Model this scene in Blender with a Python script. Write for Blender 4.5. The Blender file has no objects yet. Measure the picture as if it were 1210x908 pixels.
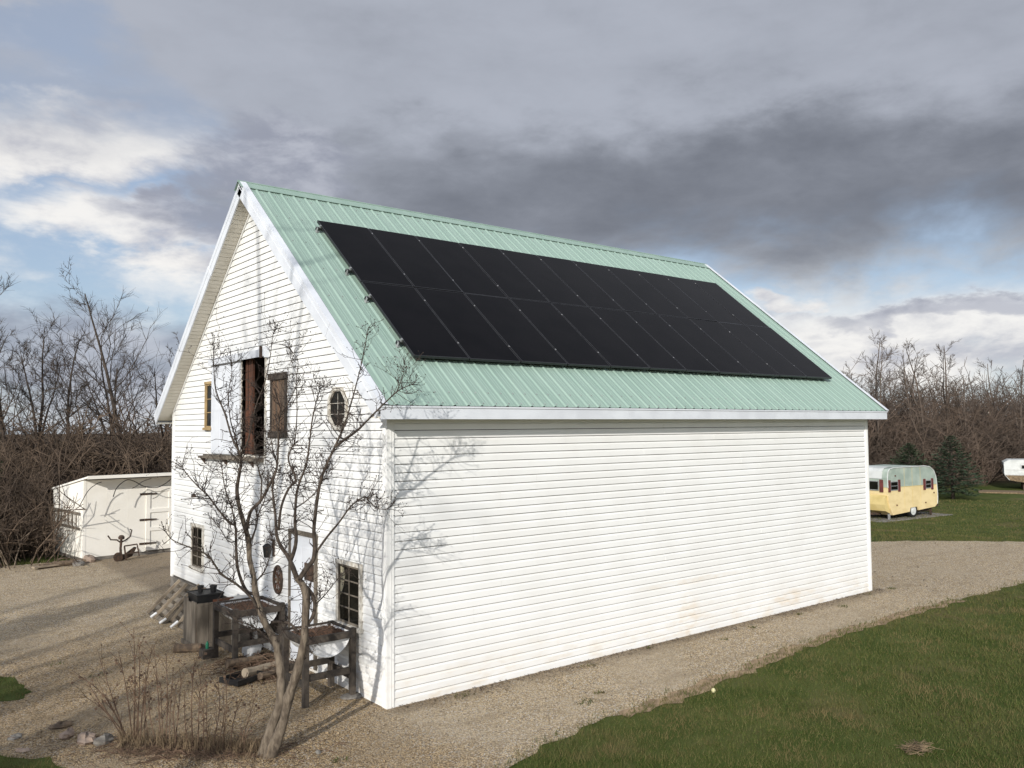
import bpy, math, random
import numpy as np
from mathutils import Vector, Matrix

# ------------------------------------------------------------------ camera, world, sun
SC = bpy.context.scene
COL = SC.collection
R = math.radians
YAW, PITCH, ROLL = .6735, .0508, -.0074
FPX = 998.96                                   # focal length in pixels of a 1210 px wide picture
CAM = Vector((-5.7832, -9.9342, 3.7069))
_fw = Vector((math.sin(YAW) * math.cos(PITCH), math.cos(YAW) * math.cos(PITCH), math.sin(PITCH)))
_r = Vector((math.cos(YAW), -math.sin(YAW), 0))
_u = _r.cross(_fw)
RT = _r * math.cos(ROLL) + _u * math.sin(ROLL)
UP = -_r * math.sin(ROLL) + _u * math.cos(ROLL)
FW = _fw
cam_d = bpy.data.cameras.new('camera')
cam_d.sensor_width = 36
cam_d.lens = 36 * FPX / 1210
cam_d.clip_end = 2000
cam = bpy.data.objects.new('camera', cam_d)
cam.matrix_world = Matrix(((RT.x, UP.x, -FW.x, CAM.x), (RT.y, UP.y, -FW.y, CAM.y), (RT.z, UP.z, -FW.z, CAM.z), (0, 0, 0, 1)))
COL.objects.link(cam)
SC.camera = cam

SUN_AZ, SUN_EL = R(36), R(23)                  # the light travels along +x turned SUN_AZ towards +y
sd = bpy.data.lights.new('sun', 'SUN')
sd.energy = 4.1
sd.angle = R(.55)
sd.color = (1, .95, .87)
sun = bpy.data.objects.new('sun', sd)
sun.rotation_euler = Vector((math.cos(SUN_AZ) * math.cos(SUN_EL), math.sin(SUN_AZ) * math.cos(SUN_EL), -math.sin(SUN_EL))).to_track_quat('-Z', 'Y').to_euler()
COL.objects.link(sun)

SC.view_settings.view_transform = 'Standard'
SC.view_settings.look = 'None'
SC.view_settings.exposure = 0.1
SC.view_settings.gamma = 1

W = bpy.data.worlds.new('World')
SC.world = W
W.use_nodes = True


class NT:
    """tiny helper to write node trees as expressions"""
    def __init__(s, tree):
        s.t = tree
        tree.nodes.clear()

    def n(s, typ, **k):
        nd = s.t.nodes.new(typ)
        for a, v in k.items():
            setattr(nd, a, v)
        return nd

    def put(s, sock, v):
        if hasattr(v, 'is_output'):
            s.t.links.new(v, sock)
        elif v is not None:
            if isinstance(v, (tuple, list)) and len(v) == 3 and sock.type == 'RGBA':
                v = (*v, 1)
            sock.default_value = v

    def m(s, op, a, b=None, c=None, clamp=False):
        nd = s.n('ShaderNodeMath', operation=op, use_clamp=clamp)
        for i, v in enumerate((a, b, c)):
            if v is not None:
                s.put(nd.inputs[i], v)
        return nd.outputs[0]

    def vm(s, op, a, b=None):
        nd = s.n('ShaderNodeVectorMath', operation=op)
        s.put(nd.inputs[0], a)
        if b is not None:
            s.put(nd.inputs[1], b)
        return nd.outputs['Value'] if op in ('DOT_PRODUCT', 'LENGTH', 'DISTANCE') else nd.outputs[0]

    def noise(s, vec, scale, detail=4, rough=.55, dist=0, out='Fac'):
        nd = s.n('ShaderNodeTexNoise')
        s.put(nd.inputs['Vector'], vec)
        nd.inputs['Scale'].default_value = scale
        nd.inputs['Detail'].default_value = detail
        nd.inputs['Roughness'].default_value = rough
        nd.inputs['Distortion'].default_value = dist
        return nd.outputs[out]

    def sstep(s, v, lo, hi, o0=0., o1=1.):
        nd = s.n('ShaderNodeMapRange', interpolation_type='SMOOTHSTEP')
        s.put(nd.inputs[0], v)
        for i, q in enumerate((lo, hi, o0, o1)):
            s.put(nd.inputs[i + 1], q)
        return nd.outputs[0]

    def mix(s, f, a, b, mode='MIX'):
        nd = s.n('ShaderNodeMix', data_type='RGBA', blend_type=mode)
        s.put(nd.inputs[0], f)
        s.put(nd.inputs[6], a)
        s.put(nd.inputs[7], b)
        return nd.outputs[2]

    def voro(s, vec, scale, feature='F1', out='Distance'):
        nd = s.n('ShaderNodeTexVoronoi', feature=feature)
        s.put(nd.inputs['Vector'], vec)
        nd.inputs['Scale'].default_value = scale
        return nd.outputs[out]

    def sep(s, vec):
        nd = s.n('ShaderNodeSeparateXYZ')
        s.put(nd.inputs[0], vec)
        return nd.outputs

    def comb(s, x, y, z):
        nd = s.n('ShaderNodeCombineXYZ')
        for i, v in enumerate((x, y, z)):
            s.put(nd.inputs[i], v)
        return nd.outputs[0]


def make_world():
    T = NT(W.node_tree)
    out = T.n('ShaderNodeOutputWorld')
    bg = T.n('ShaderNodeBackground')
    STR = .1
    bg.inputs['Strength'].default_value = STR
    T.t.links.new(bg.outputs[0], out.inputs[0])
    sky = T.n('ShaderNodeTexSky', sky_type='NISHITA')
    sky.sun_disc = False
    sky.sun_elevation = SUN_EL
    sky.sun_rotation = math.atan2(-math.cos(SUN_AZ), -math.sin(SUN_AZ))   # clockwise from +y, towards the sun
    sky.air_density = 1.0
    sky.dust_density = 1.2
    sky.ozone_density = 2.0
    d = T.n('ShaderNodeTexCoord').outputs['Generated']
    x, y, z = T.sep(d)
    a = T.vm('DOT_PRODUCT', d, (math.cos(YAW), -math.sin(YAW), 0))
    b = T.vm('DOT_PRODUCT', d, (math.sin(YAW), math.cos(YAW), 0))
    az0 = T.m('MULTIPLY', T.m('ARCTAN2', a, b), 180 / math.pi)
    el0 = T.m('MULTIPLY', T.m('ARCSINE', T.m('MINIMUM', T.m('MAXIMUM', z, -1), 1)), 180 / math.pi)
    flat = T.vm('MULTIPLY', d, (1, 1, 2.3))
    nA = T.noise(flat, 4.2, 6, .58, .3)
    nB = T.noise(T.vm('ADD', flat, (7.1, 3.3, 1.7)), 5.0, 6, .58, .2)
    nC = T.noise(T.vm('ADD', flat, (1.1, 9.3, 4.7)), 12, 7, .6, .2)
    nD = T.noise(T.vm('ADD', flat, (4.1, 2.3, 8.7)), 2.6, 5, .5)
    az = T.m('ADD', az0, T.m('MULTIPLY', T.m('SUBTRACT', nA, .5), 22))
    el = T.m('ADD', T.m('ADD', el0, T.m('MULTIPLY', T.m('SUBTRACT', nB, .5), 9)), T.m('MULTIPLY', T.m('SUBTRACT', nC, .5), 3.2))

    def blob(a0, e0, ra, re, soft=.75, A=az, Ez=el):
        u = T.m('DIVIDE', T.m('SUBTRACT', A, a0), ra)
        v = T.m('DIVIDE', T.m('SUBTRACT', Ez, e0), re)
        q = T.m('ADD', T.m('MULTIPLY', u, u), T.m('MULTIPLY', v, v))
        return T.sstep(q, 1 + soft, 1 - soft)

    def mx(*v):
        o = v[0]
        for q in v[1:]:
            o = T.m('MAXIMUM', o, q)
        return o
    # the overcast deck: its lower edge is higher on the left, where the sky breaks open
    left = T.m('MULTIPLY', T.sstep(az, -15, -24), T.sstep(az0, -165, -120))
    edge = T.m('ADD', 9.6, T.m('MULTIPLY', left, 8.3))
    deck = T.sstep(T.m('SUBTRACT', el, edge), -2.8, 4.6)
    hole = blob(-29.5, 22.0, 5.6, 2.0, .95)
    deck = T.m('MULTIPLY', deck, T.m('SUBTRACT', 1, T.m('MULTIPLY', hole, .66)))
    # clear air and broken clouds beneath it
    broken = T.sstep(T.m('ADD', T.m('MULTIPLY', nB, .6), T.m('MULTIPLY', nC, .4)), .44, .66)
    broken = T.m('MULTIPLY', broken, .68)
    white = mx(blob(-27.5, 16.8, 6.4, 1.9, .8), blob(-23.4, 12.6, 4.4, 1.8, .8), blob(25, 5.0, 13, 2.8, .9), blob(19.5, 7.8, 2.0, .9, .8))
    grey = mx(blob(-26, 4.2, 9, 2.8, .9), blob(-18, 17.0, 4.6, 2.4, .75), blob(-20.0, 13.2, 3.6, 1.2, .85), blob(29, 6.6, 7, .8, .9))
    haze = T.sstep(el0, 9, 0)
    # colours (radiance / STR)
    k = 1 / STR
    dark = mx(blob(13, 14.6, 28, 5.4, .98), T.m('MULTIPLY', blob(26, 13.0, 13, 3.6, .98), 1), T.m('MULTIPLY', blob(-2, 16, 13, 4, .98), .7))
    shade = T.m('ADD', T.m('MULTIPLY', T.m('SUBTRACT', nC, .5), .5), T.m('MULTIPLY', T.m('SUBTRACT', nD, .5), .9))
    lum = T.m('SUBTRACT', T.m('ADD', .40, T.m('MULTIPLY', shade, .28)), T.m('MULTIPLY', dark, .185))
    lum = T.m('MAXIMUM', lum, .12)
    deckc = T.mix(T.sstep(lum, .14, .46), (.150 * k, .164 * k, .202 * k), (.402 * k, .430 * k, .508 * k))
    wl = T.m('ADD', .72, T.m('MULTIPLY', T.m('SUBTRACT', nC, .5), 1.0))
    whitec = T.mix(T.sstep(wl, .45, .85), (.42 * k, .43 * k, .51 * k), (.88 * k, .86 * k, .85 * k))
    greyc = T.mix(T.sstep(nC, .38, .62), (.29 * k, .31 * k, .39 * k), (.45 * k, .47 * k, .55 * k))
    skyc = T.mix(1.0, sky.outputs[0], (1.0, 1.05, 1.12), 'MULTIPLY')
    c = T.mix(T.m('ADD', .34, T.m('MULTIPLY', haze, .25)), skyc, (.60 * k, .65 * k, .77 * k))
    c = T.mix(broken, c, whitec)
    c = T.mix(T.m('MULTIPLY', white, .93), c, whitec)
    c = T.mix(deck, c, deckc)
    c = T.mix(T.m('MULTIPLY', grey, .85), c, greyc)
    c = T.mix(T.sstep(el0, .5, -2), c, (.22 * k, .21 * k, .19 * k))
    glow = T.m('MAXIMUM', T.vm('DOT_PRODUCT', d, (-math.cos(SUN_AZ) * math.cos(SUN_EL), -math.sin(SUN_AZ) * math.cos(SUN_EL), math.sin(SUN_EL))), 0)
    gain = T.m('ADD', 1, T.m('MULTIPLY', T.m('POWER', glow, 1.6), 1.1))     # whole sky brightened towards the sun, added to raise the ambient light
    c = T.vm('MULTIPLY', c, T.comb(gain, gain, T.m('MULTIPLY', gain, .98)))
    T.put(bg.inputs['Color'], c)


make_world()

# ------------------------------------------------------------------ helpers


def ray(px, py):
    """direction through a pixel of the 1210 x 908 photograph, unit depth"""
    return FW + RT * ((px - 605) / FPX) - UP * ((py - 454) / FPX)


def at(px, py, depth):
    return CAM + ray(px, py) * depth


def ground_at(px, py, z=0.):
    d = ray(px, py)
    return CAM + d * ((z - CAM.z) / d.z)


def column(px, depth, z=None):
    """the ground point standing `depth` metres ahead in the direction of a picture column"""
    p = at(px, 500, depth)
    return Vector((p.x, p.y, terrain(p.x, p.y) if z is None else z))


def sst(v, a, b):
    t = min(1, max(0, (v - a) / (b - a)))
    return t * t * (3 - 2 * t)


def terrain(x, y):
    return -.62 * sst(x, 19.5, 31) + .9 * sst(x, 44, 75) 


def base_mat(name, c1, c2=None, scale=3., rough=.8, metal=0., bump=0., bscale=30., spec=.3, detail=5, stretch=None, lo=.35, hi=.65):
    m = bpy.data.materials.new(name)
    m.use_nodes = True
    T = NT(m.node_tree)
    out = T.n('ShaderNodeOutputMaterial')
    p = T.n('ShaderNodeBsdfPrincipled')
    T.t.links.new(p.outputs[0], out.inputs[0])
    p.inputs['Roughness'].default_value = rough
    p.inputs['Metallic'].default_value = metal
    p.inputs['Specular IOR Level'].default_value = spec
    pos = T.n('ShaderNodeNewGeometry').outputs['Position']
    if stretch:
        pos = T.vm('MULTIPLY', pos, stretch)
    if c2 is None:
        c2 = tuple(v * .75 for v in c1)
    f = T.sstep(T.noise(pos, scale, detail), lo, hi)
    col = T.mix(f, c1, c2)
    T.put(p.inputs['Base Color'], col)
    if bump:
        b = T.n('ShaderNodeBump')
        b.inputs['Strength'].default_value = bump
        b.inputs['Distance'].default_value = .01
        T.put(b.inputs['Height'], T.noise(pos, bscale, 4))
        T.put(p.inputs['Normal'], b.outputs[0])
    m['c'] = 1
    return m, T, p, pos, col


def mat(*a, **k):
    return base_mat(*a, **k)[0]


class MB:
    """collects geometry for one mesh object"""
    def __init__(s):
        s.v = []
        s.f = []

    def quadbox(s, c):
        """c: eight corners, bottom loop then top loop"""
        o = len(s.v)
        s.v += [tuple(q) for q in c]
        for f in ((0, 3, 2, 1), (4, 5, 6, 7), (0, 1, 5, 4), (1, 2, 6, 5), (2, 3, 7, 6), (3, 0, 4, 7)):
            s.f.append(tuple(o + i for i in f))
        return s

    def box(s, x0, x1, y0, y1, z0, z1):
        x0, x1 = min(x0, x1), max(x0, x1)
        y0, y1 = min(y0, y1), max(y0, y1)
        return s.quadbox([(x0, y0, z0), (x1, y0, z0), (x1, y1, z0), (x0, y1, z0), (x0, y0, z1), (x1, y0, z1), (x1, y1, z1), (x0, y1, z1)])

    def beam(s, a, b, w, h, up=(0, 0, 1)):
        a, b = Vector(a), Vector(b)
        d = (b - a).normalized()
        sx = d.cross(Vector(up)).normalized()
        sz = sx.cross(d)
        c = []
        for k in (-.5, .5):
            for q, t in ((a, -.5), (a, .5), (b, .5), (b, -.5)):
                c.append(q + sx * (w * t) + sz * (h * k))
        return s.quadbox(c)

    def prism(s, poly, axis, a, b):
        """poly in the two other axes, extruded along axis from a to b"""
        def pt(p, t):
            return {0: (t, p[0], p[1]), 1: (p[0], t, p[1]), 2: (p[0], p[1], t)}[axis]
        o, n = len(s.v), len(poly)
        s.v += [pt(p, a) for p in poly] + [pt(p, b) for p in poly]
        s.f.append(tuple(o + i for i in range(n))[::-1])
        s.f.append(tuple(o + n + i for i in range(n)))
        for i in range(n):
            j = (i + 1) % n
            s.f.append((o + i, o + j, o + n + j, o + n + i))
        return s

    def tube(s, pts, rad, n=6, cap=True):
        o = len(s.v)
        N = len(pts)
        ref = None
        for i in range(N):
            p = pts[i]
            q = pts[min(i + 1, N - 1)]
            w = pts[max(i - 1, 0)]
            dx, dy, dz = q[0] - w[0], q[1] - w[1], q[2] - w[2]
            l = math.sqrt(dx * dx + dy * dy + dz * dz) or 1e-9
            dx /= l; dy /= l; dz /= l
            if ref is None:
                ref = (1, 0, 0) if abs(dx) < .7 else (0, 1, 0)
            ax, ay, az = dy * ref[2] - dz * ref[1], dz * ref[0] - dx * ref[2], dx * ref[1] - dy * ref[0]
            l = math.sqrt(ax * ax + ay * ay + az * az) or 1e-9
            ax /= l; ay /= l; az /= l
            bx, by, bz = dy * az - dz * ay, dz * ax - dx * az, dx * ay - dy * ax
            ref = (ay * dz - az * dy, az * dx - ax * dz, ax * dy - ay * dx)
            ref = (bx, by, bz) if True else ref
            ref = (-bx, -by, -bz)
            r = rad[i] if not isinstance(rad, (int, float)) else rad
            for k in range(n):
                c, t = math.cos(6.28318 * k / n) * r, math.sin(6.28318 * k / n) * r
                s.v.append((p[0] + ax * c + bx * t, p[1] + ay * c + by * t, p[2] + az * c + bz * t))
        for i in range(N - 1):
            for k in range(n):
                k2 = (k + 1) % n
                s.f.append((o + i * n + k, o + i * n + k2, o + i * n + n + k2, o + i * n + n + k))
        if cap:
            s.f.append(tuple(o + k for k in range(n))[::-1])
            s.f.append(tuple(o + (N - 1) * n + k for k in range(n)))
        return s

    def blob(s, c, r, seed=0, sub=2, jag=.18):
        """a lumpy stone"""
        rg = random.Random(seed)
        n, m = 9, 6
        o = len(s.v)
        ph = [rg.uniform(0, 6.3) for _ in range(6)]
        for i in range(m + 1):
            t = math.pi * i / m
            for k in range(n):
                a = 6.28318 * k / n
                q = 1 + jag * (math.sin(2 * a + ph[0]) * .5 + math.sin(3 * t + ph[1] + a) * .5 + rg.uniform(-.5, .5))
                s.v.append((c[0] + r[0] * q * math.sin(t) * math.cos(a), c[1] + r[1] * q * math.sin(t) * math.sin(a), c[2] + r[2] * q * math.cos(t)))
        for i in range(m):
            for k in range(n):
                k2 = (k + 1) % n
                s.f.append((o + i * n + k, o + i * n + n + k, o + i * n + n + k2, o + i * n + k2))
        return s

    def lathe(s, prof, c=(0, 0, 0), n=16):
        o = len(s.v)
        for r, z in prof:
            for k in range(n):
                a = 6.28318 * k / n
                s.v.append((c[0] + r * math.cos(a), c[1] + r * math.sin(a), c[2] + z))
        for i in range(len(prof) - 1):
            for k in range(n):
                k2 = (k + 1) % n
                s.f.append((o + i * n + k, o + i * n + k2, o + i * n + n + k2, o + i * n + n + k))
        s.f.append(tuple(o + k for k in range(n))[::-1])
        s.f.append(tuple(o + (len(prof) - 1) * n + k for k in range(n)))
        return s

    def mesh(s, name, m, smooth=False):
        me = bpy.data.meshes.new(name)
        me.from_pydata(s.v, [], s.f)
        for q in (m if isinstance(m, (list, tuple)) else [m]):
            me.materials.append(q)
        if smooth:
            me.polygons.foreach_set('use_smooth', [True] * len(me.polygons))
        me.update()
        return me

    def build(s, name, m, parent=None, smooth=False, **props):
        return link(name, s.mesh(name, m, smooth), parent, **props)


def link(name, me, parent=None, **props):
    o = bpy.data.objects.new(name, me)
    COL.objects.link(o)
    if parent:
        o.parent = parent
    for k, v in props.items():
        o[k] = v
    return o


def np_mesh(name, verts, faces, m, parent=None, smooth=False, **props):
    """verts (n,3), faces (m,k) numpy arrays"""
    me = bpy.data.meshes.new(name)
    verts = np.ascontiguousarray(verts, dtype=np.float32)
    faces = np.ascontiguousarray(faces, dtype=np.int32)
    nf, k = faces.shape
    me.vertices.add(len(verts))
    me.vertices.foreach_set('co', verts.ravel())
    me.loops.add(nf * k)
    me.loops.foreach_set('vertex_index', faces.ravel())
    me.polygons.add(nf)
    me.polygons.foreach_set('loop_start', np.arange(0, nf * k, k, dtype=np.int32))
    me.polygons.foreach_set('loop_total', np.full(nf, k, dtype=np.int32))
    if smooth:
        me.polygons.foreach_set('use_smooth', np.ones(nf, dtype=bool))
    me.materials.append(m)
    me.update(calc_edges=True)
    return link(name, me, parent, **props)


def thing(name, label, cat, loc=(0, 0, 0), rotz=0., group=None):
    o = bpy.data.objects.new(name, None)
    o.empty_display_size = .2
    o.location = loc
    o.rotation_euler = (0, 0, rotz)
    COL.objects.link(o)
    o['label'] = label
    o['category'] = cat
    if group:
        o['group'] = group
    return o


def tag(o, label, cat, group=None):
    o['label'] = label
    o['category'] = cat
    if group:
        o['group'] = group
    return o


# ------------------------------------------------------------------ materials
def siding_mat():
    m, T, p, pos, col = base_mat('white_vinyl_siding', (.78, .787, .782), (.742, .745, .735), 1.3, .42, spec=.4, bump=.05, bscale=2.5)
    x, y, z = T.sep(pos)
    # splashed dirt near the ground, in streaks
    n = T.noise(T.vm('MULTIPLY', pos, (1, 1, 3.5)), 2.2, 6, .65)
    low = T.m('MULTIPLY', T.sstep(z, .75, .0), T.sstep(n, .42, .75))
    col = T.mix(T.m('MULTIPLY', low, .55), col, (.62, .52, .38))
    # two rusty run-off stains of their own on the long wall
    def stain(cx, cz, rx, rz):
        u = T.m('DIVIDE', T.m('SUBTRACT', x, cx), rx)
        v = T.m('DIVIDE', T.m('SUBTRACT', z, cz), rz)
        return T.sstep(T.m('ADD', T.m('MULTIPLY', u, u), T.m('MULTIPLY', v, v)), 1.2, .1)
    st = T.m('MAXIMUM', stain(6.1, .40, .35, .40), T.m('MAXIMUM', stain(9.3, .25, .8, .18), stain(6.2, .95, 1.5, .07)))
    st = T.m('MULTIPLY', st, T.sstep(n, .36, .62))
    st = T.m('MULTIPLY', st, T.sstep(y, .2, .05))
    col = T.mix(T.m('MULTIPLY', st, .30), col, (.62, .48, .31))
    T.put(p.inputs['Base Color'], col)
    return m


def gravel_mat():
    m = bpy.data.materials.new('gravel')
    m.use_nodes = True
    T = NT(m.node_tree)
    out = T.n('ShaderNodeOutputMaterial')
    p = T.n('ShaderNodeBsdfPrincipled')
    T.t.links.new(p.outputs[0], out.inputs[0])
    p.inputs['Roughness'].default_value = .95
    p.inputs['Specular IOR Level'].default_value = .15
    pos = T.n('ShaderNodeNewGeometry').outputs['Position']
    cell = T.voro(pos, 58, 'F1', 'Color')
    cs = T.sep(cell)
    d1 = T.voro(pos, 58, 'F1', 'Distance')
    tone = T.mix(T.sstep(cs[0], .1, .9), (.29, .22, .135), (.72, .575, .375))
    tone = T.mix(T.m('MULTIPLY', T.sstep(cs[1], .82, .86), .8), tone, (.70, .67, .62))
    tone = T.mix(T.m('MULTIPLY', T.sstep(cs[2], .85, .88), .8), tone, (.13, .12, .115))
    tone = T.mix(T.m('MULTIPLY', T.sstep(d1, .35, .75), .45), tone, (.16, .125, .09))
    big = T.noise(pos, .35, 5, .6)
    mid = T.noise(pos, 2.3, 5, .65)
    tone = T.mix(T.sstep(big, .48, .66, 0, .5), tone, (.46, .385, .285))
    tone = T.mix(T.sstep(mid, .50, .72, 0, .45), tone, (.30, .235, .155))
    tone = T.mix(T.sstep(T.noise(pos, 7, 4, .6), .56, .7, 0, .4), tone, (.56, .47, .35))
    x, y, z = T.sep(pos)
    old = T.m('MULTIPLY', T.sstep(T.m('ADD', x, T.m('MULTIPLY', T.m('SUBTRACT', big, .5), 3)), .8, -.8), T.sstep(y, 9, 4))  # gravel toned darker and browner left of the near corner, fading further back
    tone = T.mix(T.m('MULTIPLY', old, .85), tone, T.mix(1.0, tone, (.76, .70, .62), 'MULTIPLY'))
    rut = T.sstep(T.noise(T.vm('MULTIPLY', pos, (.16, 1.1, 1)), 1.6, 3, .5), .52, .68)
    tone = T.mix(T.m('MULTIPLY', rut, .35), tone, (.30, .245, .17))
    # dirt against the foot of the barn
    nearw = T.m('MULTIPLY', T.sstep(T.m('ADD', y, T.m('MULTIPLY', mid, .5)), -.25, .25), T.m('MULTIPLY', T.sstep(x, -.2, .2), T.sstep(x, 12.9, 12.4)))
    tone = T.mix(T.m('MULTIPLY', nearw, .5), tone, (.15, .115, .08))
    T.put(p.inputs['Base Color'], tone)
    b = T.n('ShaderNodeBump')
    b.inputs['Strength'].default_value = 1.0
    b.inputs['Distance'].default_value = .022
    h = T.m('SUBTRACT', T.m('MULTIPLY', T.noise(pos, 18, 3, .6), 1.2), d1)
    T.put(b.inputs['Height'], h)
    T.put(p.inputs['Normal'], b.outputs[0])
    return m


def lawn_mat():
    m, T, p, pos, col = base_mat('lawn_earth', (.045, .066, .014), (.075, .090, .026), 1.1, .95, spec=.1, bump=.8, bscale=60)
    f = T.sstep(T.noise(T.vm('ADD', pos, (5, 5, 0)), .55, 6, .65), .50, .72)
    col = T.mix(T.m('MULTIPLY', f, .8), col, (.135, .105, .052))
    f2 = T.sstep(T.noise(T.vm('ADD', pos, (9, 1, 0)), 5, 4, .65), .55, .75)
    col = T.mix(T.m('MULTIPLY', f2, .5), col, (.030, .050, .014))
    x, y, z = T.sep(pos)
    far = T.sstep(y, 17.5, 19.5)
    left = T.m('MAXIMUM', T.m('MULTIPLY', far, T.sstep(x, 24, 14)), T.sstep(T.m('ADD', x, y), 66, 74))
    col = T.mix(left, col, (.075, .055, .036))
    T.put(p.inputs['Base Color'], col)
    return m


def blade_mat(name, c1, c2, c3):
    m, T, p, pos, col = base_mat(name, c1, c2, 3.0, .7, spec=.2)
    col = T.mix(T.sstep(T.noise(pos, .9, 6, .7), .47, .66), col, c3)
    col = T.mix(T.sstep(T.noise(pos, 90, 1), .52, .60), col, c3)
    T.put(p.inputs['Base Color'], col)
    tr = T.n('ShaderNodeBsdfTranslucent')
    T.put(tr.inputs[0], col)
    mx = T.n('ShaderNodeMixShader')
    mx.inputs[0].default_value = .25
    T.t.links.new(p.outputs[0], mx.inputs[1])
    T.t.links.new(tr.outputs[0], mx.inputs[2])
    for nd in T.t.nodes:
        if nd.type == 'OUTPUT_MATERIAL':
            T.t.links.new(mx.outputs[0], nd.inputs[0])
    return m


def glass_mat(name, c, rough=.06):
    m, T, p, pos, col = base_mat(name, c, tuple(v * .6 for v in c), 4, rough, spec=.35, bump=.03, bscale=3)
    return m


def sheen_glass(name, c1, c2, ior, rough):
    m, T, p, pos, col = base_mat(name, c1, c2, 2, .6, spec=0.)
    g = T.n('ShaderNodeBsdfGlossy')
    g.inputs['Roughness'].default_value = rough
    g.inputs['Color'].default_value = (1, .96, .90, 1)
    f = T.n('ShaderNodeFresnel')
    f.inputs['IOR'].default_value = ior
    mx = T.n('ShaderNodeMixShader')
    T.t.links.new(f.outputs[0], mx.inputs[0])
    T.t.links.new(p.outputs[0], mx.inputs[1])
    T.t.links.new(g.outputs[0], mx.inputs[2])
    for nd in T.t.nodes:
        if nd.type == 'OUTPUT_MATERIAL':
            T.t.links.new(mx.outputs[0], nd.inputs[0])
    return m


def pv_mat():
    return sheen_glass('black_solar_glass', (.0026, .0028, .0042), (.0040, .0040, .0055), 1.12, .06)


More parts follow.
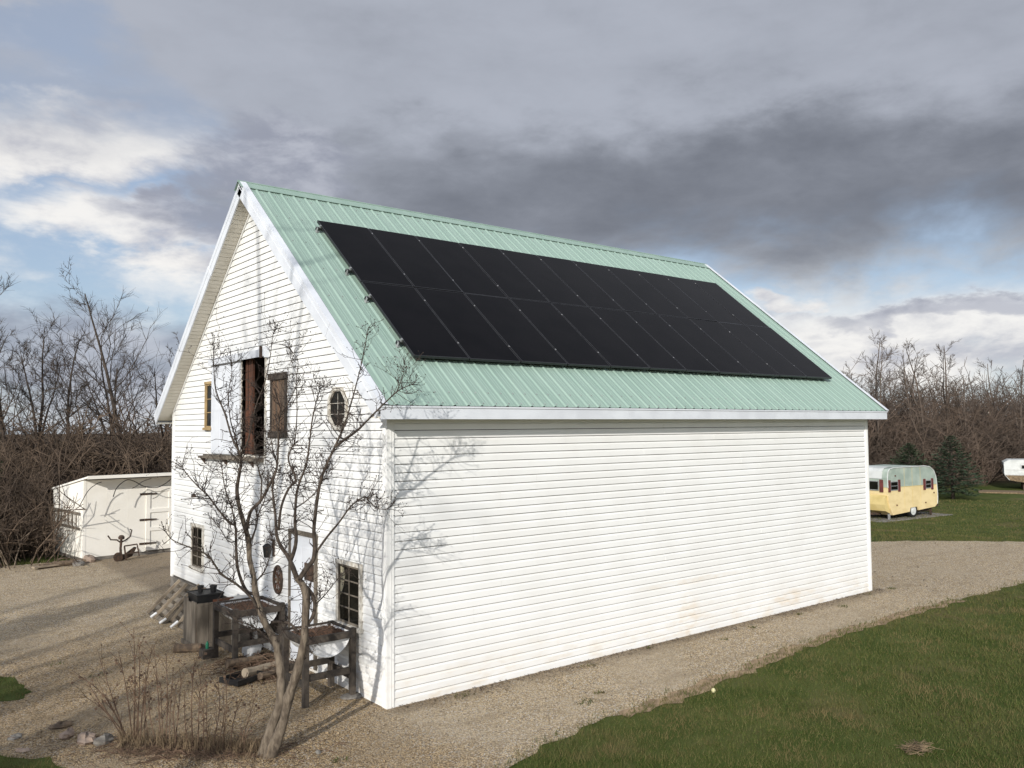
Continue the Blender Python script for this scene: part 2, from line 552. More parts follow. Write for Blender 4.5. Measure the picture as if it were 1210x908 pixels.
M = dict(
    siding=siding_mat(),
    trim=mat('white_painted_trim', (.66, .69, .735), (.58, .605, .65), 2.0, .45, spec=.35, bump=.08, bscale=4),
    oldtrim=mat('weathered_white_trim', (.62, .60, .55), (.38, .35, .30), 14, .8, bump=.3, bscale=40),
    soffit=mat('beige_soffit', (.66, .63, .56), (.58, .55, .48), 3, .6),
    sheath=mat('wall_sheathing', (.10, .09, .08), (.07, .06, .05), 5, .9),
    roof=mat('pale_green_roof_metal', (.232, .330, .283), (.268, .367, .318), 1.3, .42, metal=0., spec=.5, stretch=(4, .6, .6), lo=.3, hi=.75, bump=.06, bscale=3),
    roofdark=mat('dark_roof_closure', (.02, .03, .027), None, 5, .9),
    pv=pv_mat(),
    blackal=mat('black_anodised_frame', (.013, .013, .015), (.018, .018, .020), 5, .36, spec=.5),
    alu=mat('aluminium', (.42, .42, .43), (.34, .34, .34), 9, .4, metal=.6),
    concrete=mat('old_concrete', (.22, .20, .175), (.13, .12, .105), 5, .95, bump=.5, bscale=40),
    greywood=mat('grey_weathered_wood', (.195, .168, .135), (.09, .076, .06), 6, .9, bump=.5, bscale=50, stretch=(1, 1, .25)),
    palletwood=mat('pallet_wood', (.31, .255, .19), (.19, .155, .115), 4, .9, bump=.4, bscale=50),
    darkwood=mat('dark_stained_wood', (.035, .030, .026), (.075, .062, .05), 9, .85, bump=.4, bscale=45),
    redwood=mat('red_brown_boards', (.115, .048, .028), (.055, .028, .019), 8, .8, bump=.4, bscale=40, stretch=(1, 3, .2)),
    tanwood=mat('tan_window_frame', (.40, .29, .15), (.26, .18, .09), 8, .8, bump=.3),
    shutter=mat('weathered_shutter_wood', (.17, .105, .066), (.085, .066, .05), 8, .85, bump=.5, bscale=40, stretch=(1, 3, .2)),
    glass=sheen_glass('dark_window_glass', (.013, .013, .011), (.006, .006, .005), 1.16, .05),
    curtain=mat('cream_curtain', (.42, .38, .27), None, 9, .9),
    iron=mat('dark_rusty_iron', (.035, .027, .022), (.075, .045, .03), 14, .75, bump=.3),
    blackplastic=mat('black_plastic', (.010, .010, .011), (.018, .018, .018), 6, .5),
    tub=mat('white_plastic_barrel', (.70, .71, .72), (.55, .56, .56), 4, .5, spec=.4),
    soil=mat('brown_mulch', (.14, .075, .045), (.055, .034, .024), 28, 1, bump=1, bscale=50),
    bark=mat('grey_brown_bark', (.18, .148, .112), (.08, .063, .048), 22, .95, bump=1.0, bscale=42, stretch=(1, 1, .35)),
    limbbark=mat('dark_young_bark', (.082, .064, .050), (.042, .033, .027), 20, .95, bump=.6, bscale=50),
    twig=mat('twig_bark', (.055, .041, .034), (.033, .025, .021), 20, .95),
    leftbark=mat('woodland_bark', (.075, .060, .050), (.042, .034, .028), 5, .95),
    lefttwig=mat('thicket_twigs_brown', (.135, .098, .070), (.060, .044, .033), .9, .95),
    cane=mat('pale_thicket_canes', (.20, .155, .115), (.12, .095, .07), 3, .95),
    rightbark=mat('far_tree_bark', (.125, .098, .080), (.075, .060, .050), 2, .95),
    righttwig=mat('far_thicket_twigs', (.138, .100, .076), (.078, .060, .048), .35, .95),
    stalk=mat('dry_stalks', (.16, .105, .07), (.075, .048, .034), 9, .95),
    straw=mat('dry_grass', (.21, .155, .095), (.11, .08, .05), 9, .95),
    needle=mat('spruce_needles', (.042, .070, .036), (.022, .040, .022), 2.2, .8),
    needle2=mat('spruce_needles_yellowish', (.040, .065, .030), (.020, .038, .018), 2.2, .8),
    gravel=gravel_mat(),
    lawn=lawn_mat(),
    blade=blade_mat('grass_blades', (.050, .080, .014), (.078, .102, .024), (.165, .132, .058)),
    rock=mat('pinkish_stone', (.34, .26, .205), (.20, .16, .135), 7, .95, bump=.6, bscale=30),
    greystone=mat('grey_stone', (.24, .225, .20), (.13, .12, .11), 9, .95, bump=.6, bscale=30),
    shed=mat('cream_shed_paint', (.83, .81, .755), (.79, .765, .70), 1.6, .7, bump=.1, bscale=6),
    rubber=mat('black_rubber_hose', (.012, .012, .012), None, 4, .6),
    camper_y=mat('pale_yellow_trailer_paint', (.72, .585, .33), (.64, .51, .27), 1.8, .45, spec=.4, stretch=(1, 1, 2)),
    camper_y2=mat('dull_yellow_trailer_paint', (.60, .48, .22), (.50, .39, .16), 1.8, .5),
    camper_g=mat('faded_green_trailer_paint', (.36, .42, .37), (.27, .33, .29), 1.9, .5, spec=.4),
    camper_w=mat('chalky_white_trailer_paint', (.55, .57, .565), (.44, .46, .45), 2, .6),
    maroon=mat('maroon_shutter_paint', (.15, .038, .036), (.10, .03, .028), 5, .7),
    silver=mat('dull_silver', (.42, .43, .44), (.3, .3, .3), 8, .4, metal=.4),
    green_p=mat('green_plastic', (.02, .16, .09), None, 5, .5),
    log=mat('cut_log', (.17, .125, .085), (.08, .06, .045), 12, .95, bump=.7),
    yellowball=mat('pale_yellow_ball', (.66, .62, .36), None, 5, .7),
)

# ------------------------------------------------------------------ ground
def make_ground():
    xs = np.concatenate([np.linspace(-700, -40, 12), np.linspace(-30, 80, 56), np.linspace(95, 900, 14)])
    ys = np.concatenate([np.linspace(-500, -40, 10), np.linspace(-30, 90, 61), np.linspace(105, 900, 14)])
    v = [(x, y, terrain(x, y)) for y in ys for x in xs]
    nx = len(xs)
    f = [(j * nx + i, j * nx + i + 1, (j + 1) * nx + i + 1, (j + 1) * nx + i) for j in range(len(ys) - 1) for i in range(nx - 1)]
    np_mesh('ground', np.array(v), np.array(f), M['lawn'], smooth=True, kind='structure')


make_ground()


def ragged(pts, step, amp, seed):
    rg = random.Random(seed)
    out = []
    for a, b in zip(pts, pts[1:]):
        n = max(1, int(math.dist(a, b) / step))
        for i in range(n):
            t = i / n
            nx, ny = -(b[1] - a[1]), b[0] - a[0]
            l = math.hypot(nx, ny) or 1
            q = rg.gauss(0, amp)
            out.append((a[0] + (b[0] - a[0]) * t + nx / l * q, a[1] + (b[1] - a[1]) * t + ny / l * q))
    return out


def gp(px, py):
    p = ground_at(px, py)
    return (p.x, p.y)


lawn_edge = [gp(*q) for q in ((1210, 689), (1130, 709), (1050, 731), (960, 757), (870, 795), (800, 823), (720, 849), (660, 874), (600, 908))]
far_edge = [gp(1030, 640.5), gp(1100, 639.5), gp(1210, 640.5)]
G_OUT = ([(-2.6, -4.6), (-3.4, -6.5), (-5.6, -8.2), (-9, -8), (-13, -3), (-14, 6), (-10, 13.5), (-5.5, 16.6), (-2.2, 17.0), (-.7, 16.9), (2.5, 17.6), (9, 17.5), (13, 13), (17, 7.3)]
         + far_edge + [(27.5, -1.6), (34, -5.5), (33, -9), (25, -4.6), (20, -2.6)] + lawn_edge + [(-1.0, -3.4)])
G_POLY = ragged(G_OUT + [G_OUT[0]], .22, .045, 4)
PATCH = [ragged(q + [q[0]], .12, .05, 9 + i) for i, q in enumerate((
    [gp(-60, 795), gp(5, 799), gp(27, 808), gp(38, 822), gp(20, 830), gp(-60, 836)],
    [gp(-60, 884), gp(15, 895), gp(60, 902), gp(80, 915), gp(-60, 930)]))]


def fill_poly(name, poly, z, m, **props):
    import bmesh
    bm = bmesh.new()
    vs = [bm.verts.new((p[0], p[1], z)) for p in poly]
    f = bm.faces.new(vs)
    f.normal_update()
    if f.normal.z < 0:
        f.normal_flip()
    bmesh.ops.triangulate(bm, faces=[f])
    me = bpy.data.meshes.new(name)
    bm.to_mesh(me)
    bm.free()
    me.materials.append(m)
    return link(name, me, **props)


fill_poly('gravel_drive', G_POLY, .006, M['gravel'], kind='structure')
_so = ragged(lawn_edge[1:7], .18, .05, 21)
fill_poly('bare_soil', [(x, y + .04 + .10 * abs(math.sin(x * 1.3))) for x, y in _so] + [(x, y - .16) for x, y in reversed(_so)], .0095, mat('bare_brown_soil', (.33, .24, .15), (.20, .145, .09), 5, .95, bump=.8, bscale=60), kind='structure')
for q in PATCH:
    fill_poly('grass_patch', q, .011, M['lawn'], kind='structure')


def inside(poly, X, Y):
    """vectorised point in polygon"""
    r = np.zeros(len(X), bool)
    n = len(poly)
    for i in range(n):
        x0, y0 = poly[i]
        x1, y1 = poly[(i + 1) % n]
        if y0 == y1:
            continue
        c = ((y0 > Y) != (y1 > Y)) & (X < (x1 - x0) * (Y - y0) / (y1 - y0) + x0)
        r ^= c
    return r


def view_points(rng, n, d0, d1, margin=.72):
    """random ground points in a wedge ahead of the camera, evenly dense over the picture's depth"""
    D = d0 * (d1 / d0) ** rng.random(n)
    a = (rng.random(n) * 2 - 1) * margin
    hx, hy = math.sin(YAW), math.cos(YAW)
    X = CAM.x + D * (hx + a * hy)
    Y = CAM.y + D * (hy - a * hx)
    return X, Y


vterrain = np.vectorize(terrain)


def make_grass():
    rng = np.random.default_rng(3)
    X, Y = view_points(rng, 330000, 7.0, 48)
    g = ~inside(G_POLY, X, Y)
    for q in PATCH:
        g |= inside(q, X, Y)
    g &= ~((X > -.1) & (X < 12.5) & (Y > -.1) & (Y < 9.4))
    g &= ~((Y > 17.2) & (X < 22))
    # frayed edge: some tufts creep onto the gravel
    edge = inside(G_POLY, X, Y) & ~inside(G_POLY, X + .0, Y - .26 * rng.random(len(X))) & (rng.random(len(X)) < .45)
    g |= edge
    X, Y = X[g], Y[g]
    n = len(X)
    D = (X - CAM.x) * math.sin(YAW) + (Y - CAM.y) * math.cos(YAW)
    h = rng.uniform(.03, .085, n) * (1 + .2 * np.sin(X * 2.1) * np.sin(Y * 1.7))
    w = np.maximum(.0035, D * .00042) * rng.uniform(.7, 1.3, n)
    a = rng.uniform(0, 6.283, n)
    lx, ly = rng.normal(0, .45, n) * h, rng.normal(0, .45, n) * h
    Z = vterrain(X, Y) + .004
    P0 = np.stack([X - np.cos(a) * w, Y - np.sin(a) * w, Z], 1)
    P1 = np.stack([X + np.cos(a) * w, Y + np.sin(a) * w, Z], 1)
    P2 = np.stack([X + lx, Y + ly, Z + h], 1)
    V = np.stack([P0, P1, P2], 1).reshape(-1, 3)
    np_mesh('lawn_grass', V, np.arange(n * 3).reshape(-1, 3), M['blade'], kind='stuff')


make_grass()


def make_stones():
    rng = np.random.default_rng(5)
    X, Y = view_points(rng, 42000, 6.5, 24)
    g = inside(G_POLY, X, Y)
    g &= ~((X > -.06) & (X < 12.5) & (Y > -.06) & (Y < 9.4))
    for q in PATCH:
        g &= ~inside(q, X, Y)
    X, Y = X[g], Y[g]
    n = len(X)
    r = rng.uniform(.004, .0115, n) * np.where(rng.random(n) < .05, 1.9, 1) * np.where(rng.random(n) < .012, 2.2, 1)
    base = np.array([(1, 0, 0), (0, 1, 0), (-1, 0, 0), (0, -1, 0), (0, 0, .8), (0, 0, -.6)], float)
    V = base[None] * rng.uniform(.6, 1.25, (n, 6, 1)) * r[:, None, None]
    a = rng.uniform(0, 6.283, n)
    c, s = np.cos(a)[:, None], np.sin(a)[:, None]
    V = np.stack([V[..., 0] * c - V[..., 1] * s, V[..., 0] * s + V[..., 1] * c, V[..., 2]], -1)
    V += np.stack([X, Y, np.full(n, .008) + r * .2], 1)[:, None]
    f = np.array([(0, 1, 4), (1, 2, 4), (2, 3, 4), (3, 0, 4), (1, 0, 5), (2, 1, 5), (3, 2, 5), (0, 3, 5)])
    F = (f[None] + (np.arange(n) * 6)[:, None, None]).reshape(-1, 3)
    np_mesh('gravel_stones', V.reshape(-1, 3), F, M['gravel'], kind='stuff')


make_stones()

# ------------------------------------------------------------------ the barn
L, BW, HR, HE, OG, OE, CRS = 12.319, 9.2184, 8.062, 4.0044, .296, .348, .1148
RUN = BW / 2 + OE
SL = math.hypot(RUN, HR - HE)
CY, CZ = RUN / SL, (HR - HE) / SL              # unit step down the slope: CY sideways, CZ down
TAN = CZ / CY


def zroof(y):
    return HR - abs(y - BW / 2) * TAN


def slope(side, x, s, n):
    """point on the roof: side -1 is the slope with the panels; s metres down from the ridge, n above the plane"""
    return (x, BW / 2 + side * (CY * s + CZ * n), HR - CZ * s + CY * n)


def sbox(mb, side, x0, x1, s0, s1, n0, n1):
    c = [slope(side, x, s, n) for n in (n0, n1) for x, s in ((x0, s0), (x1, s0), (x1, s1), (x0, s1))]
    if side < 0:
        c = c[:4][::-1] + c[4:][::-1]
    return mb.quadbox(c)


barn = thing('barn', 'white sided barn with pale green metal roof and open loft door in its gable', 'barn')
ZW = zroof(0) - .24                            # top of the walls under the roof build-up


def sheathing():
    yc = (5.02 - ZW) / TAN
    o = MB()
    o.prism([(0, 0), (BW, 0), (BW, 3.25), (0, 3.25)], 0, 0, .12)
    o.prism([(0, 3.25), (4.12, 3.25), (4.12, 5.02), (yc, 5.02), (0, ZW)], 0, 0, .12)
    o.prism([(5.2, 3.25), (BW, 3.25), (BW, ZW), (BW - yc, 5.02), (5.2, 5.02)], 0, 0, .12)
    o.prism([(yc, 5.02), (BW - yc, 5.02), (BW / 2, zroof(BW / 2) - .24)], 0, 0, .12)
    o.prism([(0, 0), (BW, 0), (BW, ZW), (BW / 2, zroof(BW / 2) - .24), (0, ZW)], 0, L - .12, L)
    o.box(.12, L - .12, 0, .12, 0, ZW)
    o.box(.12, L - .12, BW - .12, BW, 0, ZW)
    o.build('wall', M['sheath'], barn)
    MB().box(.13, L - .13, .13, BW - .13, 3.05, 3.2).build('loft_floor', M['greywood'], barn)
    f = MB().box(-.03, .0, 4.62, BW + .02, -.05, .53)
    f.build('foundation', M['concrete'], barn)
    # plain siding of the two sides out of sight
    MB().box(L, L + .018, -.018, BW + .018, 0, ZW).prism([(0, ZW), (BW, ZW), (BW / 2, zroof(BW / 2) - .24)], 0, L, L + .018).build('wall', M['siding'], barn)
    MB().box(0, L, BW, BW + .018, 0, ZW).build('wall', M['siding'], barn)


sheathing()

PROF = [(0, .003), (.021, .003), (.0215, .009), (.018, .080), (.010, .096), (.0065, .1075), (0, .1075)]   # (proud, height) of a drop-lap course


def long_board(length):
    o = MB()
    o.prism([(-d, z) for d, z in PROF], 0, 0, length)
    return o.mesh('siding_board', M['siding'])


def long_wall():
    rg = random.Random(11)
    x0, x1 = .085, L - .085
    cache = {}
    pats = [(3.2, 6.9, 10.1), (1.9, 5.5, 9.2), (2.6, 6.1, 8.3), (4.3, 7.7, 11.0), (1.4, 5.0, 8.8)]
    k = 0
    while k * CRS < ZW - .02:
        j = pats[(k // 2) % 5]
        e = [x0] + list(j) + [x1]
        for a, b in zip(e, e[1:]):
            key = round(b - a, 3)
            if key not in cache:
                cache[key] = long_board(b - a - .003)
            o = link('siding_board', cache[key], barn)
            o.location = (a, rg.uniform(-.0034, .0006), k * CRS)
        k += 1


long_wall()


def gable_wall():
    rg = random.Random(12)
    k = 0
    JO = [4.1, 2.9, 5.4, 3.5, 6.1]
    while True:
        z = k * CRS
        zt = z + CRS
        if zt > zroof(BW / 2) - .28:
            break
        lo, hi = .085, BW - .085
        def lim(zz):
            y = (zz - ZW) / TAN
            return max(lo, y), min(hi, BW - y)
        a0, b0 = lim(z)
        a1, b1 = lim(zt)
        spans = [(a0, b0, a1, b1)]
        if z < .52:
            spans = [(a0, 4.62, a1, 4.62)]
        elif zt > 3.25 + .02 and z < 5.02 - .02:
            spans = [(a0, 4.12, a1, 4.12), (5.2, b0, 5.2, b1)]
        elif b0 - a0 > 4:
            j = JO[(k // 2) % 5]
            if a0 + .4 < j < b0 - .4:
                spans = [(a0, j - .001, a1, j - .001), (j + .001, b0, j + .001, b1)]
        jx = rg.uniform(-.002, .0005)
        for s in spans:
            o = MB()
            n = len(PROF)
            for (p0, p1) in ((s[0], s[2]), (s[1], s[3])):
                for d, h in PROF:
                    t = h / CRS
                    o.v.append((-d + jx, p0 + (p1 - p0) * t, z + h))
            o.f.append(tuple(range(n)))
            o.f.append(tuple(range(n, 2 * n))[::-1])
            for i in range(n):
                q = (i + 1) % n
                o.f.append((i, n + i, n + q, q))
            o.build('siding_board', M['siding'], barn)
        k += 1


gable_wall()


def corner_posts():
    # the near corner: one L-shaped post, the two far ones as seen
    for (x, sx), (y, sy) in (((0, -1), (0, -1)), ((L, 1), (0, -1)), ((0, -1), (BW, 1))):
        z0 = .53 if y > 1 else -.01
        o = MB()
        o.box(x + sx * .030, x - sx * .088, y, y + sy * .030, z0, ZW + .12)
        o.box(x, x + sx * .0305, y + sy * .0305, y - sy * .088, z0, ZW + .1)
        for q in (.028, .072):                 # the moulded ribs of the post
            o.box(x - sx * (q - .004), x - sx * (q + .004), y + sy * .0295, y + sy * .0345, z0, ZW - .06)
            o.box(x + sx * .0300, x + sx * .035, y - sy * (q - .004), y - sy * (q + .004), z0, ZW - .06)
        o.build('corner_post', M['siding'], barn)


corner_posts()


def roof():
    X0, X1 = -OG, L + .3
    deck = MB()
    for sd_ in (-1, 1):
        sbox(deck, sd_, X0 + .03, X1 - .03, .0, SL - .03, -.16, -.018)
    deck.build('roof_deck', M['sheath'], barn)
    # ribbed metal sheets
    PW = .9144
    n = 14
    k = (X1 - X0) / (n * PW)
    PW *= k
    prof = []
    for i in range(4):
        b = i * PW / 4
        q = PW / 4
        prof += [(b, .017) if i == 0 else (b - .009, .017), (b + .009, .017), (b + .030, .0)]
        prof += [(b + q * .38, 0), (b + q * .41, .004), (b + q * .45, 0), (b + q * .58, 0), (b + q * .61, .004), (b + q * .65, 0), (b + q - .030, .0)]
    prof.append((PW, .017))
    o = MB()
    for s in (.02, SL * .5, SL):
        for x, h in prof:
            o.v.append((x, s, h))
    m = len(prof)
    for r in range(2):
        for i in range(m - 1):
            o.f.append((r * m + i, (r + 1) * m + i, (r + 1) * m + i + 1, r * m + i + 1))
    # turned-down front edge
    o2 = len(o.v)
    for x, h in prof:
        o.v.append((x, SL, h - .004 if h > .01 else -.003))
    for i in range(m - 1):
        o.f.append((2 * m + i, o2 + i, o2 + i + 1, 2 * m + i + 1))
    me = o.mesh('roof_panel', M['roof'])
    for sd_ in (-1, 1):
        for i in range(n):
            p = link('roof_panel', me, barn)
            ex, ey, ez = Vector((1, 0, 0)), Vector((0, sd_ * CY, -CZ)), Vector((0, sd_ * CZ, CY))
            if sd_ > 0:
                ex = -ex
            org = Vector((X0 + (i if sd_ < 0 else i + 1) * PW, BW / 2, HR))
            p.matrix_basis = Matrix(((ex.x, ey.x, ez.x, org.x), (ex.y, ey.y, ez.y, org.y), (ex.z, ey.z, ez.z, org.z), (0, 0, 0, 1)))
    # screws
    sc = MB()
    rg = random.Random(2)
    for s in (.35, 1.15, 2.0, 2.85, 3.7, 4.5, 5.3, 6.1, SL - .06):
        x = X0 + .06
        while x < X1 - .1:
            sbox(sc, -1, x - .008, x + .008, s - .008, s + .008, 0, .010)
            x += PW / 4
    sc.build('roof_screws', M['silver'], barn, kind='stuff')
    # ridge cap: two flat wings and a rolled top, standing on the ribs so that dark gaps show under it
    o = MB()
    for sd_ in (-1, 1):
        sbox(o, sd_, X0 - .06, X1 + .02, .0, .19, .0225, .026)
        sbox(o, sd_, X0 - .06, X1 + .02, .19, .198, .016, .026)
    o.tube([(X0 - .06, BW / 2, HR + .03), (X1 + .02, BW / 2, HR + .03)], .018, 8)
    o.build('ridge_cap', M['roof'], barn)
    # foam closures set back under the cap
    o = MB()
    for sd_ in (-1, 1):
        sbox(o, sd_, X0 + .02, X1 - .02, .10, .13, -.017, .0)
    o.build('ridge_closure', M['roofdark'], barn)
    # rake trims: face, bottom return, top flange, in overlapping lengths
    rg = random.Random(8)
    for sd_ in (-1, 1):
        for (x, d) in ((X0, -1), (X1, 1)):
            cuts = [(.0, 2.05, 0), (2.02, 4.55, .007), (4.52, SL + .02, .002)]
            for a, b, pr in cuts:
                o = MB()
                sbox(o, sd_, x + d * .022 + d * pr, x + d * pr, a, b, -.205 - pr, .034 + pr * .3)
                sbox(o, sd_, x + d * pr - d * .0003, x - d * .085, a, b, .0275 + pr * .3, .0338 + pr * .3)
                sbox(o, sd_, x + d * (.027 + pr), x + d * (.0222 + pr), a, b, -.07, -.052)
                o.build('rake_trim', M['trim'], barn)
    # soffit under the rakes, in short panels with grooves between them
    for sd_ in (-1, 1):
        for (xa, xb) in ((X0 + .004, -.024), (L + .024, X1 - .004)):
            s = .08
            while s < SL - .42:
                o = MB()
                for q in range(3):
                    sbox(o, sd_, xa, xb, s + q * .098, s + q * .098 + .090, -.186, -.178)
                sbox(o, sd_, xa, xb, s, s + .294, -.1779, -.170)
                o.build('soffit_panel', M['soffit'], barn)
                s += .298
        # closing board behind the soffit so that no light comes through
        o = MB()
        sbox(o, sd_, X0 + .01, X1 - .01, .02, SL - .05, -.1695, -.1605)
        o.build('rake_lookout', M['soffit'], barn)
        # moulding where soffit and gable meet
        o = MB()
        sbox(o, sd_, -.045, -.0225, .24, SL - .38, -.215, -.187)
        o.build('frieze_trim', M['siding'], barn)
    for yy, d in ((-OE, 1), (BW + OE, -1)):
        # eave fascia: two lengths, each with a small drip step
        for a, b in ((X0 + .0005, 4.31), (4.312, X1 - .0005)):
            o = MB()
            o.box(a, b, yy, yy + d * .02, HE - .185, HE - .032)
            o.box(a, b, yy - d * .012, yy + d * .018, HE - .0318, HE - .008)
            o.build('fascia', M['trim'], barn)
        x = X0 + .01
        while x < X1 - .3:
            o = MB()
            w = min(.302, X1 - .01 - x)
            ya, yb = yy + d * .021, (-.024 if d > 0 else BW + .024)
            for q in range(3):
                o.box(x + q * w / 3, x + q * w / 3 + w / 3 - .008, ya, yb, HE - .165, HE - .157)
            o.box(x, x + w - .004, ya, yb, HE - .1568, HE - .150)
            o.build('soffit_panel', M['soffit'], barn)
            x += .305
        # a dark closure strip under the sheet ends
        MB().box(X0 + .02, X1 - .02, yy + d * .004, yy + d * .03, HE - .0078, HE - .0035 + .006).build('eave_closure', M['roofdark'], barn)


roof()

# frieze board under the eave, on top of the siding
o = MB()
o.box(.09, 7.0, -.030, -.0205, HE - .235, HE - .166)
o.box(7.004, L - .09, -.030, -.0205, HE - .235, HE - .166)
o.build('frieze_trim', M['siding'], barn)


def gb(o, y0, y1, z0, z1, d0, d1):
    """box on the gable: d measured outwards from the wall plane"""
    return o.box(-d1, -d0, y0, y1, z0, z1)


def gable_window(y0, y1, z0, z1, cols, rows, fm, tm, label=None, trim=.055):
    w = MB()
    t = trim
    D0, D1 = .0215, .052
    gb(w, y0 - t, y1 + t, z1, z1 + t, D0, D1 + .012)
    gb(w, y0 - t - .02, y1 + t + .02, z0 - t, z0, D0, D1 + .03)
    gb(w, y0 - t, y0, z0, z1, D0, D1)
    gb(w, y1, y1 + t, z0, z1, D0, D1)
    wo = w.build('window', tm, barn)
    if label:
        wo['label'] = label
    s = MB()
    q = .032
    for a in ((y0 + .001, y0 + q, z0 + .001, z1 - .001), (y1 - q, y1 - .001, z0 + .001, z1 - .001), (y0 + q, y1 - q, z1 - q, z1 - .001), (y0 + q, y1 - q, z0 + .001, z0 + q)):
        gb(s, *a, .022, .041)
    for i in range(1, cols):
        yy = y0 + q + (y1 - y0 - 2 * q) * i / cols
        gb(s, yy - .009, yy + .009, z0 + q, z1 - q, .0265, .038)
    for j in range(1, rows):
        zz = z0 + q + (z1 - z0 - 2 * q) * j / rows
        gb(s, y0 + q, y1 - q, zz - .009, zz + .009, .0262, .0377)
    s.build('sash', fm, wo)
    pw, ph = (y1 - y0 - 2 * q) / cols, (z1 - z0 - 2 * q) / rows
    rg = random.Random(int(y0 * 100))
    for i in range(cols):
        for j in range(rows):
            p = MB()
            a, b = y0 + q + i * pw, z0 + q + j * ph
            tl = rg.uniform(-.0015, .0015)
            p.quadbox([(-.022, a, b), (-.022, a + pw, b), (-.0255 + tl, a + pw, b), (-.0255 - tl, a, b),
                       (-.022, a, b + ph), (-.022, a + pw, b + ph), (-.0255 - tl, a + pw, b + ph), (-.0255 + tl, a, b + ph)])
            p.build('pane', M['glass'], wo)
    return wo


gable_window(.70, 1.34, .93, 1.76, 2, 4, M['greywood'], M['oldtrim'], 'eight pane window with a pale curtain behind it near the corner')
gable_window(7.19, 7.80, .93, 1.74, 2, 4, M['greywood'], M['oldtrim'], 'narrow weathered ground floor window above the pallet')
gable_window(6.72, 7.06, 3.74, 4.60, 1, 3, M['tanwood'], M['tanwood'], 'slim tan framed loft window beside the sliding door', .05)
# the pale curtain behind the upper left panes of the near window
o = MB()
o.prism([(1.30, 1.72), (1.19, 1.70), (1.15, 1.60), (1.21, 1.42), (1.29, 1.30)], 0, -.0268, -.0262)
o.build('curtain', M['curtain'], barn)


def octagon():
    c, hw, hh = (1.39, 4.0), .30, .315
    k = .42
    def ring(s):
        a, b = hw * s, hh * s
        return [(c[0] - a, c[1] - b * k), (c[0] - a * k, c[1] - b), (c[0] + a * k, c[1] - b), (c[0] + a, c[1] - b * k),
                (c[0] + a, c[1] + b * k), (c[0] + a * k, c[1] + b), (c[0] - a * k, c[1] + b), (c[0] - a, c[1] + b * k)]
    def frame(s0, s1, d0, d1, m, name, par):
        o = MB()
        A, B = ring(s0), ring(s1)
        for d in (d0, d1):
            o.v += [(-d, p[0], p[1]) for p in A] + [(-d, p[0], p[1]) for p in B]
        for i in range(8):
            j = (i + 1) % 8
            o.f += [(i, j, 8 + j, 8 + i), (16 + i, 24 + i, 24 + j, 16 + j), (8 + i, 8 + j, 24 + j, 24 + i), (i, 16 + i, 16 + j, j)]
        return o.build(name, m, par)
    w = frame(.84, 1.0, .0215, .05, M['oldtrim'], 'octagon_window', barn)
    w['label'] = 'eight sided window with pale frame high beside the roof edge'
    frame(.80, .838, .0216, .036, M['oldtrim'], 'sash', w)
    A = ring(.798)
    MB().prism([(p[0], p[1]) for p in A], 0, -.0255, -.0217).build('pane', M['glass'], w)
    o = MB()
    for z in (c[1] + .075, c[1] - .085):
        gb(o, c[0] - .225, c[0] + .225, z - .004, z + .004, .027, .034)
    gb(o, c[0] - .003, c[0] + .003, c[1] - .22, c[1] + .22, .0272, .031)
    o.build('muntin', M['oldtrim'], w)


octagon()


